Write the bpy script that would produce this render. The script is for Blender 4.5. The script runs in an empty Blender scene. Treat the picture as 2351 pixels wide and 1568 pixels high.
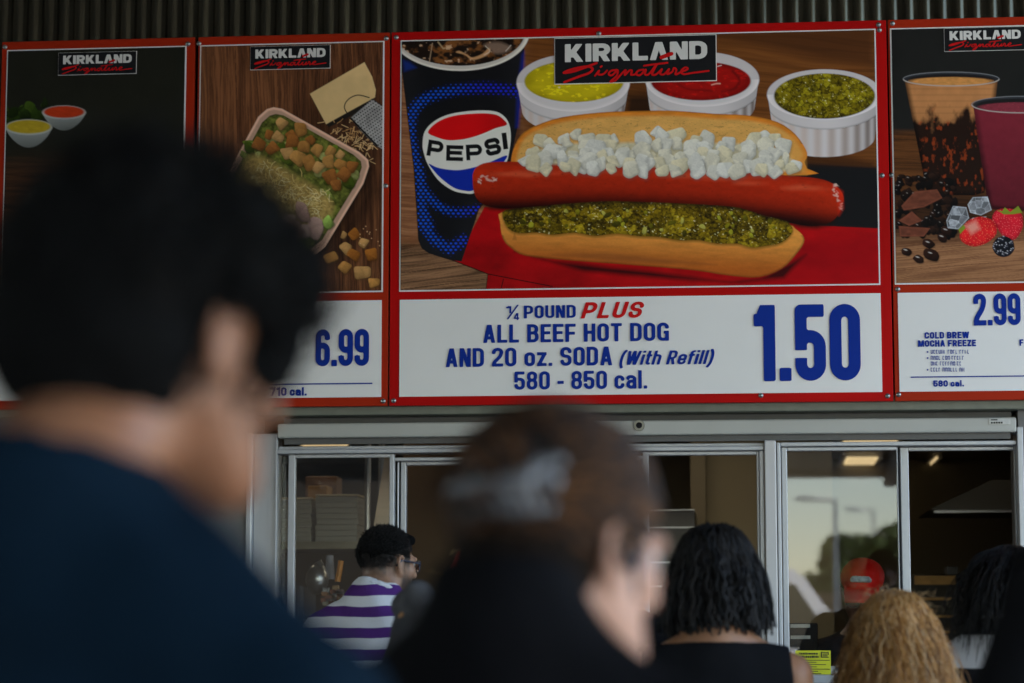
import bpy, bmesh, math, random
import numpy as np
from mathutils import Vector, Matrix
R = math.radians
scene = bpy.context.scene
COL = scene.collection

# ------------------------------------------------------------------ camera
FPX, CU, CV = 5550.0, 1175.5, 784.0          # focal length and centre on a 2351 px wide picture
CAM = np.array([0.0, -9.0, 1.42]); YAW, PITCH = R(5.7), R(7.0)
FW = np.array([-math.sin(YAW)*math.cos(PITCH), math.cos(YAW)*math.cos(PITCH), math.sin(PITCH)])
RT = np.array([math.cos(YAW), math.sin(YAW), 0.0]); UP = np.cross(RT, FW)
cd = bpy.data.cameras.new("camera"); cam = bpy.data.objects.new("camera", cd); COL.objects.link(cam)
cam.location = CAM; cam.rotation_euler = (R(90)+PITCH, 0, YAW)
cd.sensor_width = 36; cd.lens = 36*FPX/2351; cd.clip_start = 0.05; cd.clip_end = 2000
cd.dof.use_dof = True; cd.dof.focus_distance = 8.75; cd.dof.aperture_fstop = 2.6
scene.camera = cam
# ------------------------------------------------------------------ sky, sun, exposure
SUN_EL, SUN_AZ = R(52), R(28)                 # the sun stands behind the building, to the right
w = bpy.data.worlds.new("World"); scene.world = w; w.use_nodes = True
nt = w.node_tree; sky = nt.nodes.new("ShaderNodeTexSky"); sky.sky_type = 'NISHITA'; sky.sun_disc = False
sky.sun_elevation = SUN_EL; sky.sun_rotation = SUN_AZ; sky.air_density = 1.0; sky.dust_density = .12
tint = nt.nodes.new('ShaderNodeMix'); tint.data_type = 'RGBA'; tint.blend_type = 'MULTIPLY'; tint.inputs['Factor'].default_value = 1
tint.inputs['B'].default_value = (1.03, .995, .97, 1)          # a slightly hazy, warm summer sky
nt.links.new(sky.outputs[0], tint.inputs['A']); nt.links.new(tint.outputs['Result'], nt.nodes['Background'].inputs[0]); nt.nodes['Background'].inputs[1].default_value = 0.15
sl = bpy.data.lights.new("sun", 'SUN'); sl.energy = 4.0; sl.angle = R(0.5); sl.color = (1, .95, .88)
so = bpy.data.objects.new("sun", sl); COL.objects.link(so)
sd = Vector((math.sin(SUN_AZ)*math.cos(SUN_EL), math.cos(SUN_AZ)*math.cos(SUN_EL), math.sin(SUN_EL)))
so.rotation_euler = sd.to_track_quat('Z', 'Y').to_euler(); so.location = (4, 8, 12)
scene.view_settings.view_transform = 'Standard'; scene.view_settings.look = 'None'
scene.view_settings.exposure = 2.5; scene.view_settings.gamma = 1
scene.cycles.max_bounces = 8; scene.cycles.transparent_max_bounces = 12

# ------------------------------------------------------------------ helpers
def P(u, v, Y):
    d = FPX*FW + (u-CU)*RT + (CV-v)*UP
    return CAM + d*((Y-CAM[1])/d[1])
def X(u, v, Y): return P(u, v, Y)[0]
def Z(u, v, Y): return P(u, v, Y)[2]
def project(p):                                # p (N,3) -> u, v
    q = p-CAM; z = q@FW
    return CU+FPX*(q@RT)/z, CV-FPX*(q@UP)/z
def lin(c):
    c = np.array(c, float)/255
    return np.where(c <= .04045, c/12.92, ((c+.055)/1.055)**2.4)

def tag(o, label, cat, group=None, kind=None):
    if label: o['label'] = label
    if cat: o['category'] = cat
    if group: o['group'] = group
    if kind: o['kind'] = kind
    return o
def empty(name, loc, label, cat, group=None, rz=0):
    o = bpy.data.objects.new(name, None); COL.objects.link(o); o.location = loc; o.rotation_euler = (0, 0, rz)
    o.empty_display_size = .1
    return tag(o, label, cat, group)
def link(name, me, m, parent=None, smooth=False, world=True):
    """world=True: the mesh was written in world coordinates, shift it to its parent's frame"""
    o = bpy.data.objects.new(name, me); COL.objects.link(o)
    if m is not None: me.materials.append(m)
    if parent is not None:
        o.parent = parent
        if world:
            top = parent
            M = Matrix.Identity(4)
            while top is not None:
                M = top.matrix_basis @ M if False else Matrix.LocRotScale(top.location, top.rotation_euler, top.scale) @ M
                top = top.parent
            me.transform(M.inverted())
    if smooth and len(me.polygons): me.polygons.foreach_set('use_smooth', np.ones(len(me.polygons), bool))
    me.update()
    return o
def mesh_np(name, v, f):
    """v (N,3) array; f array (M,k) or list of lists"""
    me = bpy.data.meshes.new(name)
    v = np.asarray(v, np.float32)
    me.vertices.add(len(v)); me.vertices.foreach_set('co', v.ravel())
    if isinstance(f, np.ndarray):
        n, k = f.shape
        me.loops.add(n*k); me.loops.foreach_set('vertex_index', f.ravel().astype(np.int32))
        me.polygons.add(n); me.polygons.foreach_set('loop_start', np.arange(0, n*k, k, dtype=np.int32))
    else:
        ln = np.array([len(q) for q in f], np.int32)
        me.loops.add(int(ln.sum())); me.loops.foreach_set('vertex_index', np.concatenate([np.array(q, np.int32) for q in f]))
        me.polygons.add(len(f)); me.polygons.foreach_set('loop_start', np.concatenate([[0], np.cumsum(ln)[:-1]]).astype(np.int32))
    me.update(calc_edges=True); me.validate()
    return me
class MB:
    def __init__(s): s.bm = bmesh.new()
    def box(s, x0, x1, y0, y1, z0, z1, bev=0.0, M=None):
        r = bmesh.ops.create_cube(s.bm, size=1); vs = r['verts']
        for q in vs:
            q.co = Vector(((x0+x1)/2+q.co.x*(x1-x0), (y0+y1)/2+q.co.y*(y1-y0), (z0+z1)/2+q.co.z*(z1-z0)))
        if bev:
            es = list({e for q in vs for e in q.link_edges})
            rr = bmesh.ops.bevel(s.bm, geom=es, offset=bev, segments=2, affect='EDGES', profile=.5)
            vs = list({q for f in rr['faces'] for q in f.verts} | {q for q in vs if q.is_valid})
        if M is not None:
            for q in vs: q.co = M @ q.co
        return s
    def tube(s, p0, p1, r0, r1=None, n=16, caps=True):
        r1 = r0 if r1 is None else r1
        p0, p1 = Vector(p0), Vector(p1); d = p1-p0
        M = Matrix.Translation((p0+p1)/2) @ d.to_track_quat('Z', 'Y').to_matrix().to_4x4()
        bmesh.ops.create_cone(s.bm, cap_ends=caps, segments=n, radius1=r0, radius2=r1, depth=d.length, matrix=M)
        return s
    def poly(s, pts):
        s.bm.faces.new([s.bm.verts.new(p) for p in pts]); return s
    def prism(s, pts, off):
        """closed outline pts extruded along off"""
        a = [s.bm.verts.new(p) for p in pts]; b = [s.bm.verts.new(Vector(p)+Vector(off)) for p in pts]
        n = len(a); s.bm.faces.new(a); s.bm.faces.new(b[::-1])
        for i in range(n): s.bm.faces.new((a[i], b[i], b[(i+1) % n], a[(i+1) % n]))
        return s
    def sph(s, c, r, seg=16, M=None):
        T = Matrix.Translation(c) @ (M or Matrix.Identity(4)) @ Matrix.Diagonal((*(r if hasattr(r, '__len__') else (r, r, r)), 1))
        bmesh.ops.create_uvsphere(s.bm, u_segments=seg, v_segments=max(6, seg//2), radius=1, matrix=T); return s
    def build(s, name, m, parent=None, smooth=False, world=True):
        bmesh.ops.recalc_face_normals(s.bm, faces=s.bm.faces)
        me = bpy.data.meshes.new(name); s.bm.to_mesh(me); s.bm.free()
        return link(name, me, m, parent, smooth, world)

# ------------------------------------------------------------------ materials
def mat(name, col, rough=.5, metal=0, spec=.5, noise=.0, nscale=20, bump=0, bscale=200, col2=None, sss=0, stretch=(1, 1, 1)):
    m = bpy.data.materials.new(name); m.use_nodes = True; n = m.node_tree.nodes; L = m.node_tree.links
    b = n['Principled BSDF']; b.inputs['Roughness'].default_value = rough; b.inputs['Metallic'].default_value = metal
    b.inputs['Specular IOR Level'].default_value = spec
    col = tuple(col)
    tc = n.new('ShaderNodeTexCoord'); mp = n.new('ShaderNodeMapping'); mp.inputs['Scale'].default_value = stretch
    L.new(tc.outputs['Object'], mp.inputs[0])
    if noise or col2 is not None:
        t = n.new('ShaderNodeTexNoise'); t.inputs['Scale'].default_value = nscale; t.inputs['Detail'].default_value = 6
        L.new(mp.outputs[0], t.inputs['Vector'])
        r = n.new('ShaderNodeValToRGB'); r.color_ramp.elements[0].position = .3; r.color_ramp.elements[1].position = .7
        c2 = tuple(col2) if col2 is not None else tuple(min(1, c*(1+noise)) for c in col)
        c1 = col if col2 is not None else tuple(c*(1-noise) for c in col)
        r.color_ramp.elements[0].color = (*c1, 1); r.color_ramp.elements[1].color = (*c2, 1)
        L.new(t.outputs[0], r.inputs[0]); L.new(r.outputs[0], b.inputs['Base Color'])
        rr = n.new('ShaderNodeMapRange'); rr.inputs[3].default_value = max(.02, rough-.08); rr.inputs[4].default_value = min(1, rough+.08)
        L.new(t.outputs[0], rr.inputs[0]); L.new(rr.outputs[0], b.inputs['Roughness'])
    else: b.inputs['Base Color'].default_value = (*col, 1)
    if bump:
        t = n.new('ShaderNodeTexNoise'); t.inputs['Scale'].default_value = bscale; t.inputs['Detail'].default_value = 4
        L.new(mp.outputs[0], t.inputs['Vector'])
        bp = n.new('ShaderNodeBump'); bp.inputs['Strength'].default_value = bump; bp.inputs['Distance'].default_value = .01
        L.new(t.outputs[0], bp.inputs['Height']); L.new(bp.outputs[0], b.inputs['Normal'])
    if sss:
        b.inputs['Subsurface Weight'].default_value = sss; b.inputs['Subsurface Radius'].default_value = (.012, .005, .003)
        b.inputs['Subsurface Scale'].default_value = 1
    return m
def emit(name, col, s):
    m = bpy.data.materials.new(name); m.use_nodes = True; b = m.node_tree.nodes['Principled BSDF']
    b.inputs['Base Color'].default_value = (.8, .8, .8, 1)
    b.inputs['Emission Color'].default_value = (*col, 1); b.inputs['Emission Strength'].default_value = s
    return m
def glass_mat(name, tint=(.93, .95, .94), ior=1.5):
    m = bpy.data.materials.new(name); m.use_nodes = True; n = m.node_tree.nodes; L = m.node_tree.links
    n.remove(n['Principled BSDF']); o = n['Material Output']
    a = n.new('ShaderNodeBsdfTransparent'); a.inputs[0].default_value = (*tint, 1)
    g = n.new('ShaderNodeBsdfGlossy'); g.inputs['Roughness'].default_value = 0.0; g.inputs[0].default_value = (1, 1, 1, 1)
    f = n.new('ShaderNodeFresnel'); f.inputs[0].default_value = ior; x = n.new('ShaderNodeMixShader')
    L.new(f.outputs[0], x.inputs[0]); L.new(a.outputs[0], x.inputs[1]); L.new(g.outputs[0], x.inputs[2]); L.new(x.outputs[0], o.inputs[0])
    return m
def island_mat(name, cols, rough=.45, spec=.5):
    """hair and leaf strands: every strand takes its own shade"""
    m = bpy.data.materials.new(name); m.use_nodes = True; n = m.node_tree.nodes; L = m.node_tree.links; b = n['Principled BSDF']
    g = n.new('ShaderNodeNewGeometry'); r = n.new('ShaderNodeValToRGB'); cr = r.color_ramp
    cr.elements[0].color = (*cols[0], 1); cr.elements[1].color = (*cols[-1], 1)
    for i in range(1, len(cols)-1):
        e = cr.elements.new(i/(len(cols)-1)); e.color = (*cols[i], 1)
    L.new(g.outputs['Random Per Island'], r.inputs[0]); L.new(r.outputs[0], b.inputs['Base Color'])
    b.inputs['Roughness'].default_value = rough; b.inputs['Specular IOR Level'].default_value = spec
    return m
def print_mat(name):
    m = bpy.data.materials.new(name); m.use_nodes = True; n = m.node_tree.nodes; L = m.node_tree.links; b = n['Principled BSDF']
    a = n.new('ShaderNodeVertexColor'); a.layer_name = 'print'; L.new(a.outputs[0], b.inputs['Base Color'])
    b.inputs['Roughness'].default_value = .5; b.inputs['Specular IOR Level'].default_value = .1
    return m

M_ALU = mat('painted_aluminium', (.42, .43, .44), .38, .35, noise=.06, nscale=6, bump=.03, bscale=40)
M_ALUD = mat('shadowed_rail', (.10, .10, .095), .5, .2)  # dark copy of the aluminium, shade put into its colour
M_GREYPANEL = mat('grey_panel', (.30, .31, .32), .5, .1, noise=.05, nscale=5)
M_SHUT = mat('shutter_paint', (.40, .40, .36), .45, .1, noise=.05, nscale=4, bump=.04, bscale=30)
M_TRIM = mat('olive_trim', (.16, .17, .13), .5, .1, noise=.1)
M_SIDING = mat('corrugated_steel', (.088, .078, .052), .2, .85, noise=.18, nscale=9, bump=.08, bscale=25, stretch=(1, 1, .15))
M_REDC = mat('red_print', lin((178, 6, 5)), .5, spec=.1, noise=.10, nscale=2.2)
M_REDS = mat('orange_red_print', lin((164, 40, 12)), .5, spec=.1, noise=.07, nscale=3)
M_WHITE = mat('white_print', (.80, .78, .735), .5, spec=.1, noise=.03, nscale=1.7)
M_BLUE = mat('blue_ink', lin((10, 46, 140)), .5, spec=.1)
M_REDINK = mat('red_ink', lin((200, 20, 22)), .5, spec=.1)
M_BLACKINK = mat('black_ink', (.012, .012, .013), .5, spec=.1)
M_OFFW = mat('offwhite_ink', (.70, .68, .63), .5, spec=.1)
M_PRINT = print_mat('poster_print')
M_SCREW = mat('screw_steel', (.35, .36, .34), .3, .9)
M_GLASS = glass_mat('window_glass', ior=1.62)

# ------------------------------------------------------------------ numpy noise, 2D painter for the printed posters
def hash2(i, j, s=0):
    n = (i.astype(np.int64)*374761393 + j.astype(np.int64)*668265263 + s*1442695041) & 0xffffffff
    n = ((n ^ (n >> 13))*1274126177) & 0xffffffff
    return ((n ^ (n >> 16)) & 0xffff)/65535.0
def vnoise(x, y, s=0):
    i = np.floor(x); j = np.floor(y); fx = x-i; fy = y-j
    fx = fx*fx*(3-2*fx); fy = fy*fy*(3-2*fy)
    a = hash2(i, j, s); b = hash2(i+1, j, s); c = hash2(i, j+1, s); d = hash2(i+1, j+1, s)
    return (a*(1-fx)+b*fx)*(1-fy)+(c*(1-fx)+d*fx)*fy
def fbm(x, y, s=0, o=4):
    t = 0; a = .5
    for k in range(o): t = t+a*vnoise(x*2**k, y*2**k, s+k*7); a *= .5
    return t/(1-.5**o)
def cells(x, y, s=0):
    """worley: distance to nearest, second nearest, id of nearest"""
    i = np.floor(x); j = np.floor(y); d1 = np.full(x.shape, 9.); d2 = d1.copy(); idn = np.zeros(x.shape)
    for di in (-1, 0, 1):
        for dj in (-1, 0, 1):
            a = i+di; b = j+dj; px = a+hash2(a, b, s); py = b+hash2(a, b, s+1)
            d = np.hypot(px-x, py-y); n = d < d1
            d2 = np.where(n, d1, np.minimum(d2, d)); d1 = np.where(n, d, d1); idn = np.where(n, hash2(a, b, s+2), idn)
    return d1, d2, idn
def sstep(a, b, x):
    t = np.clip((x-a)/(b-a), 0, 1); return t*t*(3-2*t)
def smooth_poly(pts, n=6, closed=True):
    p = np.array(pts, float); m = len(p); out = []
    for i in range(m if closed else m-1):
        g = lambda k: p[k % m] if closed else p[min(max(k, 0), m-1)]
        a, b, c, d = g(i-1), g(i), g(i+1), g(i+2)
        for k in range(n):
            t = k/n
            out.append(.5*(2*b+(c-a)*t+(2*a-5*b+4*c-d)*t*t+(3*b-3*c+d-a)*t**3))
    if not closed: out.append(p[-1])
    return np.array(out)
def poly_sdf(x, y, pts):
    p = np.asarray(pts, float); d = np.full(x.shape, 1e9); s = np.zeros(x.shape, bool)
    for a, b in zip(p, np.roll(p, -1, 0)):
        e = b-a; L = e@e+1e-12; wx = x-a[0]; wy = y-a[1]
        t = np.clip((wx*e[0]+wy*e[1])/L, 0, 1); d = np.minimum(d, (wx-e[0]*t)**2+(wy-e[1]*t)**2)
        c = ((a[1] <= y) != (b[1] <= y))
        if abs(e[1]) > 1e-12: s ^= c & (x < a[0]+e[0]*(y-a[1])/e[1])
    d = np.sqrt(d); return np.where(s, -d, d)
def line_sdf(x, y, pts):
    p = np.asarray(pts, float); d = np.full(x.shape, 1e9)
    for a, b in zip(p[:-1], p[1:]):
        e = b-a; L = e@e+1e-12; t = np.clip(((x-a[0])*e[0]+(y-a[1])*e[1])/L, 0, 1)
        d = np.minimum(d, np.hypot(x-a[0]-e[0]*t, y-a[1]-e[1]*t))
    return d
KP = .62
def C(r, g, b):
    c = lin((r, g, b))/KP; return c*min(1, .84/c.max())
class Print:
    """a printed sheet: a fine grid of vertices on a plane, every vertex coloured as ink"""
    def __init__(s, x0, x1, z0, z1, y, step):
        s.nx = max(2, int((x1-x0)/step)); s.nz = max(2, int((z1-z0)/step))
        gx, gz = np.meshgrid(np.linspace(x0, x1, s.nx), np.linspace(z1, z0, s.nz))
        s.co = np.stack([gx.ravel(), np.full(gx.size, y), gz.ravel()], 1)
        s.U, s.V = project(s.co); s.col = np.zeros((gx.size, 3))+.02
    def sel(s, u0, v0, u1, v1):
        return np.nonzero((s.U > u0) & (s.U < u1) & (s.V > v0) & (s.V < v1))[0]
    def put(s, idx, m, c):
        m = np.clip(m, 0, 1)[:, None]; s.col[idx] = s.col[idx]*(1-m)+np.broadcast_to(c, (len(idx), 3))*m
    def poly(s, pts, c, soft=1.3, alpha=1, smooth=0, tex=None):
        """c colour, or tex(u,v,sdf) -> (n,3)"""
        if smooth: pts = smooth_poly(pts, smooth)
        p = np.asarray(pts, float); k = soft+2
        i = s.sel(p[:, 0].min()-k, p[:, 1].min()-k, p[:, 0].max()+k, p[:, 1].max()+k)
        if not len(i): return
        d = poly_sdf(s.U[i], s.V[i], p); m = np.clip(.5-d/soft, 0, 1)*alpha
        s.put(i, m, tex(s.U[i], s.V[i], d) if tex else c)
    def ell(s, cx, cy, rx, ry, c, soft=1.3, alpha=1, rot=0, tex=None, half=None):
        k = max(rx, ry)+soft+2; i = s.sel(cx-k, cy-k, cx+k, cy+k)
        if not len(i): return
        x = s.U[i]-cx; y = s.V[i]-cy; ca, sa = math.cos(rot), math.sin(rot); x, y = x*ca+y*sa, -x*sa+y*ca
        q = np.hypot(x/rx, y/ry); d = (q-1)*min(rx, ry)
        s.put(i, np.clip(.5-d/soft, 0, 1)*alpha, tex(s.U[i], s.V[i], d) if tex else c)
    def line(s, pts, wd, c, soft=1.2, alpha=1, smooth=0):
        if smooth: pts = smooth_poly(pts, smooth, False)
        p = np.asarray(pts, float); k = wd+soft+2
        i = s.sel(p[:, 0].min()-k, p[:, 1].min()-k, p[:, 0].max()+k, p[:, 1].max()+k)
        if len(i): s.put(i, np.clip(.5-(line_sdf(s.U[i], s.V[i], p)-wd/2)/soft, 0, 1)*alpha, c)
    def chunk(s, cx, cy, r, rot, c, seed, asp=1.0, n=6, sh=.55, lightdir=(-.4, -.9), rough=.25, shadow=True, sharp=False):
        """a faceted food chunk with rounded corners"""
        rg = random.Random(seed); pts = []
        for k in range(n):
            a = 2*math.pi*(k+rg.uniform(-.25, .25))/n; q = r*rg.uniform(1-rough, 1+rough*.5)
            x = math.cos(a)*q*asp; y = math.sin(a)*q
            pts.append((cx+x*math.cos(rot)-y*math.sin(rot), cy+x*math.sin(rot)+y*math.cos(rot)))
        pts = np.array(rpath(pts, r*.28, True, 3)[:-1]) if sharp else smooth_poly(np.array(pts), 3)
        if shadow: s.poly(pts+np.array([r*.08, r*.16]), np.array(c)*.12, soft=r*.4, alpha=.7 if sh > .3 else .4)
        c = np.array(c); ln = (rg.uniform(-1, 1), rg.uniform(-1, 1)); off = rg.uniform(-.3, .3)
        def tex(u, v, d):
            g = ((u-cx)*lightdir[0]+(v-cy)*lightdir[1])/r
            f = sstep(-.1, .1, ((u-cx)*ln[0]+(v-cy)*ln[1])/r+off)
            b = 1-sh*.45+sh*.35*g+.14*(f-.5)+.22*(fbm(u/3, v/3, seed)-.5)
            e = sstep(-r*.35, 0, d); b = b*(1-.28*e*(g < .2))
            return c[None]*np.clip(b, .1, 1.3)[:, None]
        s.poly(pts, None, soft=1.4, tex=tex)
    def build(s, name, parent):
        a = np.arange(s.nx*s.nz).reshape(s.nz, s.nx)
        f = np.stack([a[:-1, :-1], a[1:, :-1], a[1:, 1:], a[:-1, 1:]], -1).reshape(-1, 4)
        me = mesh_np(name, s.co, f)
        at = me.attributes.new('print', 'FLOAT_COLOR', 'POINT')
        at.data.foreach_set('color', np.concatenate([np.clip(s.col, 0, .9), np.ones((len(s.col), 1))], 1).astype(np.float32).ravel())
        return link(name, me, M_PRINT, parent)

# ------------------------------------------------------------------ lettering: strokes -> distance field -> flat mesh
def rpath(pts, rad, closed=False, n=7):
    """polyline with rounded corners; rad is one radius or one per point"""
    m = len(pts); out = []
    if not hasattr(rad, '__len__'): rad = [rad]*m
    for i, p in enumerate(pts):
        if (not closed and i in (0, m-1)) or rad[i] <= 0: out.append((p[0], p[1])); continue
        p = Vector(p); a = Vector(pts[i-1])-p; b = Vector(pts[(i+1) % m])-p
        r = min(rad[i], a.length*.5 if (closed or 0 < i-1) else a.length, b.length*.5 if (closed or i+1 < m-1) else b.length)
        A = p+a.normalized()*r; B = p+b.normalized()*r
        for k in range(n+1):                                       # superelliptic corner, close to a circle arc
            t = k/n*math.pi/2; ca, cb = 1-math.sin(t), 1-math.cos(t)
            out.append(tuple(p+(A-p)*ca+(B-p)*cb))
    if closed: out.append(out[0])
    return out
def glyph(ch, w, t, up=1.0):
    """strokes of a plain condensed grotesque: list of (points, closed/flat); cap height 1, stroke t wide"""
    a = t/2; L, Q, B, T, M = a, w-a, a, 1-a, .52; r = min(.30, (w-t)*.5); S = []
    def s(p, rad=0, cl=False): S.append(rpath(p, rad, cl))
    if ch == 'A': s([(a*.9, -.1), (w/2, 1.08)]); s([(w-a*.9, -.1), (w/2, 1.08)]); s([(w*.2, .27), (w*.8, .27)])
    elif ch == 'Λ': s([(a*1.0, -.1), (w/2, 1.08)]); s([(w-a*1.0, -.1), (w/2, 1.08)])
    elif ch == 'B': s([(L, B), (L, T), (Q-.02, T), (Q-.02, M), (L, M)], [0, 0, r, r, 0]); s([(L, M), (Q, M), (Q, B), (L, B)], [0, r, r, 0]); s([(L, 0), (L, 1)])
    elif ch == 'C': s([(Q, .66), (Q, T), (L, T), (L, B), (Q, B), (Q, .35)], r)
    elif ch == 'D': s([(L, B), (L, T), (Q, T), (Q, B)], [0, 0, r*1.2, r*1.2], True); s([(L, 0), (L, 1)])
    elif ch == 'E': s([(L, 0), (L, 1)]); s([(L, T), (w, T)]); s([(L, M), (w*.93, M)]); s([(L, B), (w, B)])
    elif ch == 'F': s([(L, 0), (L, 1)]); s([(L, T), (w, T)]); s([(L, M-.04), (w*.93, M-.04)])
    elif ch == 'G': s([(Q, .68), (Q, T), (L, T), (L, B), (Q, B), (Q, .47)], [0, r, r, r, r*.8, 0]); s([(w*.55, .47), (w, .47)]); s([(Q, 0), (Q, .5)])
    elif ch == 'H': s([(L, 0), (L, 1)]); s([(Q, 0), (Q, 1)]); s([(L, M), (Q, M)])
    elif ch == 'I': s([(w/2, 0), (w/2, 1)])
    elif ch == 'K': s([(L, 0), (L, 1)]); s([(L+a*.6, .30), (w-a*1.1, 1.12)]); s([(w*.36, .62), (w-a*.95, -.1)])
    elif ch == 'L': s([(L, 0), (L, 1)]); s([(L, B), (w, B)])
    elif ch == 'M': s([(L, 0), (L, 1)]); s([(Q, 0), (Q, 1)]); s([(L*1.1, 1.1), (w/2, .0)]); s([(w-L*1.1, 1.1), (w/2, 0)])
    elif ch == 'N': s([(L, 0), (L, 1)]); s([(Q, 0), (Q, 1)]); s([(L, 1.1), (Q, -.1)])
    elif ch == 'O' or ch == '0': s([(L, B), (L, T), (Q, T), (Q, B)], r*1.0, True)
    elif ch == 'P': s([(L, 0), (L, 1)]); s([(L, T), (Q, T), (Q, .42), (L, .42)], [0, r, r, 0])
    elif ch == 'R': s([(L, 0), (L, 1)]); s([(L, T), (Q-.01, T), (Q-.01, .45), (L, .45)], [0, r, r, 0]); s([(w*.5, .47), (w-a*.9, -.08)])
    elif ch in 'Ss': s([(Q, .70), (Q, T), (L, T), (L, M), (Q, M-.02), (Q, B), (L, B), (L, .30)], [0, r, r, r*.9, r*.9, r, r, 0])
    elif ch == 'T': s([(w/2, 0), (w/2, 1)]); s([(0, T), (w, T)])
    elif ch == 'U': s([(L, 1), (L, B), (Q, B), (Q, 1)], r)
    elif ch == 'V': s([(a*.9, 1.1), (w/2, -.1)]); s([(w-a*.9, 1.1), (w/2, -.1)])
    elif ch == 'W': s([(a*.8, 1.1), (w*.29, -.1)]); s([(w*.29, -.1), (w*.5, 1.05)]); s([(w*.5, 1.05), (w*.71, -.1)]); s([(w-a*.8, 1.1), (w*.71, -.1)])
    elif ch == 'X': s([(a, -.1), (w-a, 1.1)]); s([(a, 1.1), (w-a, -.1)])
    elif ch == 'Y': s([(a*.9, 1.1), (w/2, .42)]); s([(w-a*.9, 1.1), (w/2, .42)]); s([(w/2, 0), (w/2, .45)])
    elif ch == 'Z': s([(0, T), (w, T)]); s([(0, B), (w, B)]); s([(a*1.1, B), (w-a*1.1, T)])
    elif ch == '1': s([(w-a, 0), (w-a, 1)]); s([(0, .80), (w-a, .81)]); s([(w*.40, .86), (w-a*1.1, 1.06)])
    elif ch == '2': s([(L, .68), (L, T), (Q, T), (Q, .60), (L, .2), (L, B)], [0, r, r, .25, .1, 0]); s([(0, B), (w, B)])
    elif ch == '4': s([(w*.7, 0), (w*.7, 1)]); s([(0, .27), (w, .27)]); s([(w*.62, 1.0), (a*.6, .27)])
    elif ch == '5': s([(w*.95, T), (L, T), (L, .50)], 0); s([(L, .40), (L, .58), (Q, .58), (Q, B), (L, B), (L, .30)], [0, r*.6, r, r, r, 0])
    elif ch == '6': s([(Q, .72), (Q, T), (L, T), (L, B), (Q, B), (Q, .56), (L, .56)], [0, r, r, r, r, r, 0])
    elif ch == '9': s([(L, .28), (L, B), (Q, B), (Q, T), (L, T), (L, .44), (Q, .44)], [0, r, r, r, r, r, 0])
    elif ch == '7': s([(0, T), (w, T)]); s([(w-a, 1), (w-a, .8), (w*.32, -.05)], [0, .2, 0])
    elif ch == '8': s([(L+.01, M), (L+.01, T), (Q-.01, T), (Q-.01, M)], r, True); s([(L, B), (L, M), (Q, M), (Q, B)], r, True)
    elif ch == '3': s([(L, .72), (L, T), (Q, T), (Q, M), (w*.45, M)], [0, r, r, r, 0]); s([(w*.45, M), (Q, M), (Q, B), (L, B), (L, .28)], [0, r, r, r, 0])
    elif ch == '.': s([(w/2, 0), (w/2, t*1.05)])
    elif ch == '-': s([(0, .38), (w, .38)])
    elif ch == '/': s([(-.05, -.05), (w+.05, 1.05)])
    elif ch == '•': s([(w/2, .3), (w/2, .62)])
    elif ch == '(' or ch == ')':
        p = [(w*.9, 1.05), (w*.45, .8), (w*.3, .45), (w*.45, .05), (w*.9, -.22)]
        s([tuple(q) for q in smooth_poly(p if ch == '(' else [(w-x, y) for x, y in p], 4, False)])
    else:
        x = .74; T2 = x-a; r2 = min(.22, (w-t)*.5)
        if ch == 'a': s([(Q, 0), (Q, T2), (L, T2), (L, .56)], [0, r2, r2, 0]); s([(Q, .42), (L, .40), (L, B), (Q, B), (Q, .3)], [0, r2, r2, r2, 0]); s([(Q, 0), (Q, .5)])
        elif ch == 'c': s([(Q, .5), (Q, T2), (L, T2), (L, B), (Q, B), (Q, .26)], r2)
        elif ch == 'e': s([(L, .36), (Q, .36), (Q, T2), (L, T2), (L, B), (Q, B), (Q, .2)], [0, 0, r2, r2, r2, r2, 0])
        elif ch == 'o': s([(L, B), (L, T2), (Q, T2), (Q, B)], r2, True)
        elif ch == 'z': s([(0, T2), (w, T2)]); s([(0, B), (w, B)]); s([(a, B), (w-a, T2)])
        elif ch == 'l': s([(w/2, 0), (w/2, 1)])
        elif ch == 'i': s([(w/2, 0), (w/2, x)]); s([(w/2, .85), (w/2, 1)])
        elif ch == 't': s([(w*.42, 1), (w*.42, B), (w, B)], [0, .08, 0]); s([(0, T2), (w, T2)])
        elif ch == 'f': s([(w*.42, 0), (w*.42, T), (w, T)], [0, .1, 0]); s([(0, T2), (w, T2)])
        elif ch == 'h': s([(L, 0), (L, 1)]); s([(L, T2), (Q, T2), (Q, 0)], [0, r2, 0])
        elif ch == 'g': s([(L, B), (L, T2), (Q, T2), (Q, B)], r2, True); s([(Q, x), (Q, -.2), (L, -.2)], [0, r2, 0])
        elif ch == 'n': s([(L, 0), (L, x)]); s([(L, T2), (Q, T2), (Q, 0)], [0, r2, 0])
        elif ch == 'r': s([(L, 0), (L, x)]); s([(L, T2), (w, T2)])
        elif ch == 'u': s([(L, x), (L, B), (Q, B)], [0, r2, 0]); s([(Q, 0), (Q, x)])
    return S
def strokes_sdf(x, y, S, a, join=True):
    d = np.full(x.shape, 9.)
    for pl in S:
        p = np.array(pl); m = len(p)
        closed = np.hypot(*(p[0]-p[-1])) < 1e-6
        for i in range(m-1):
            e = p[i+1]-p[i]; l = np.hypot(*e)
            if l < 1e-9: continue
            e = e/l; sx = (x-p[i, 0])*e[0]+(y-p[i, 1])*e[1]; q = np.abs((x-p[i, 0])*e[1]-(y-p[i, 1])*e[0])
            d = np.minimum(d, np.maximum(np.maximum(q-a, -sx), sx-l))
        for i in range(m if closed else 0) if closed else range(1, m-1):
            d = np.minimum(d, np.hypot(x-p[i, 0], y-p[i, 1])-a)
    return d
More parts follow.
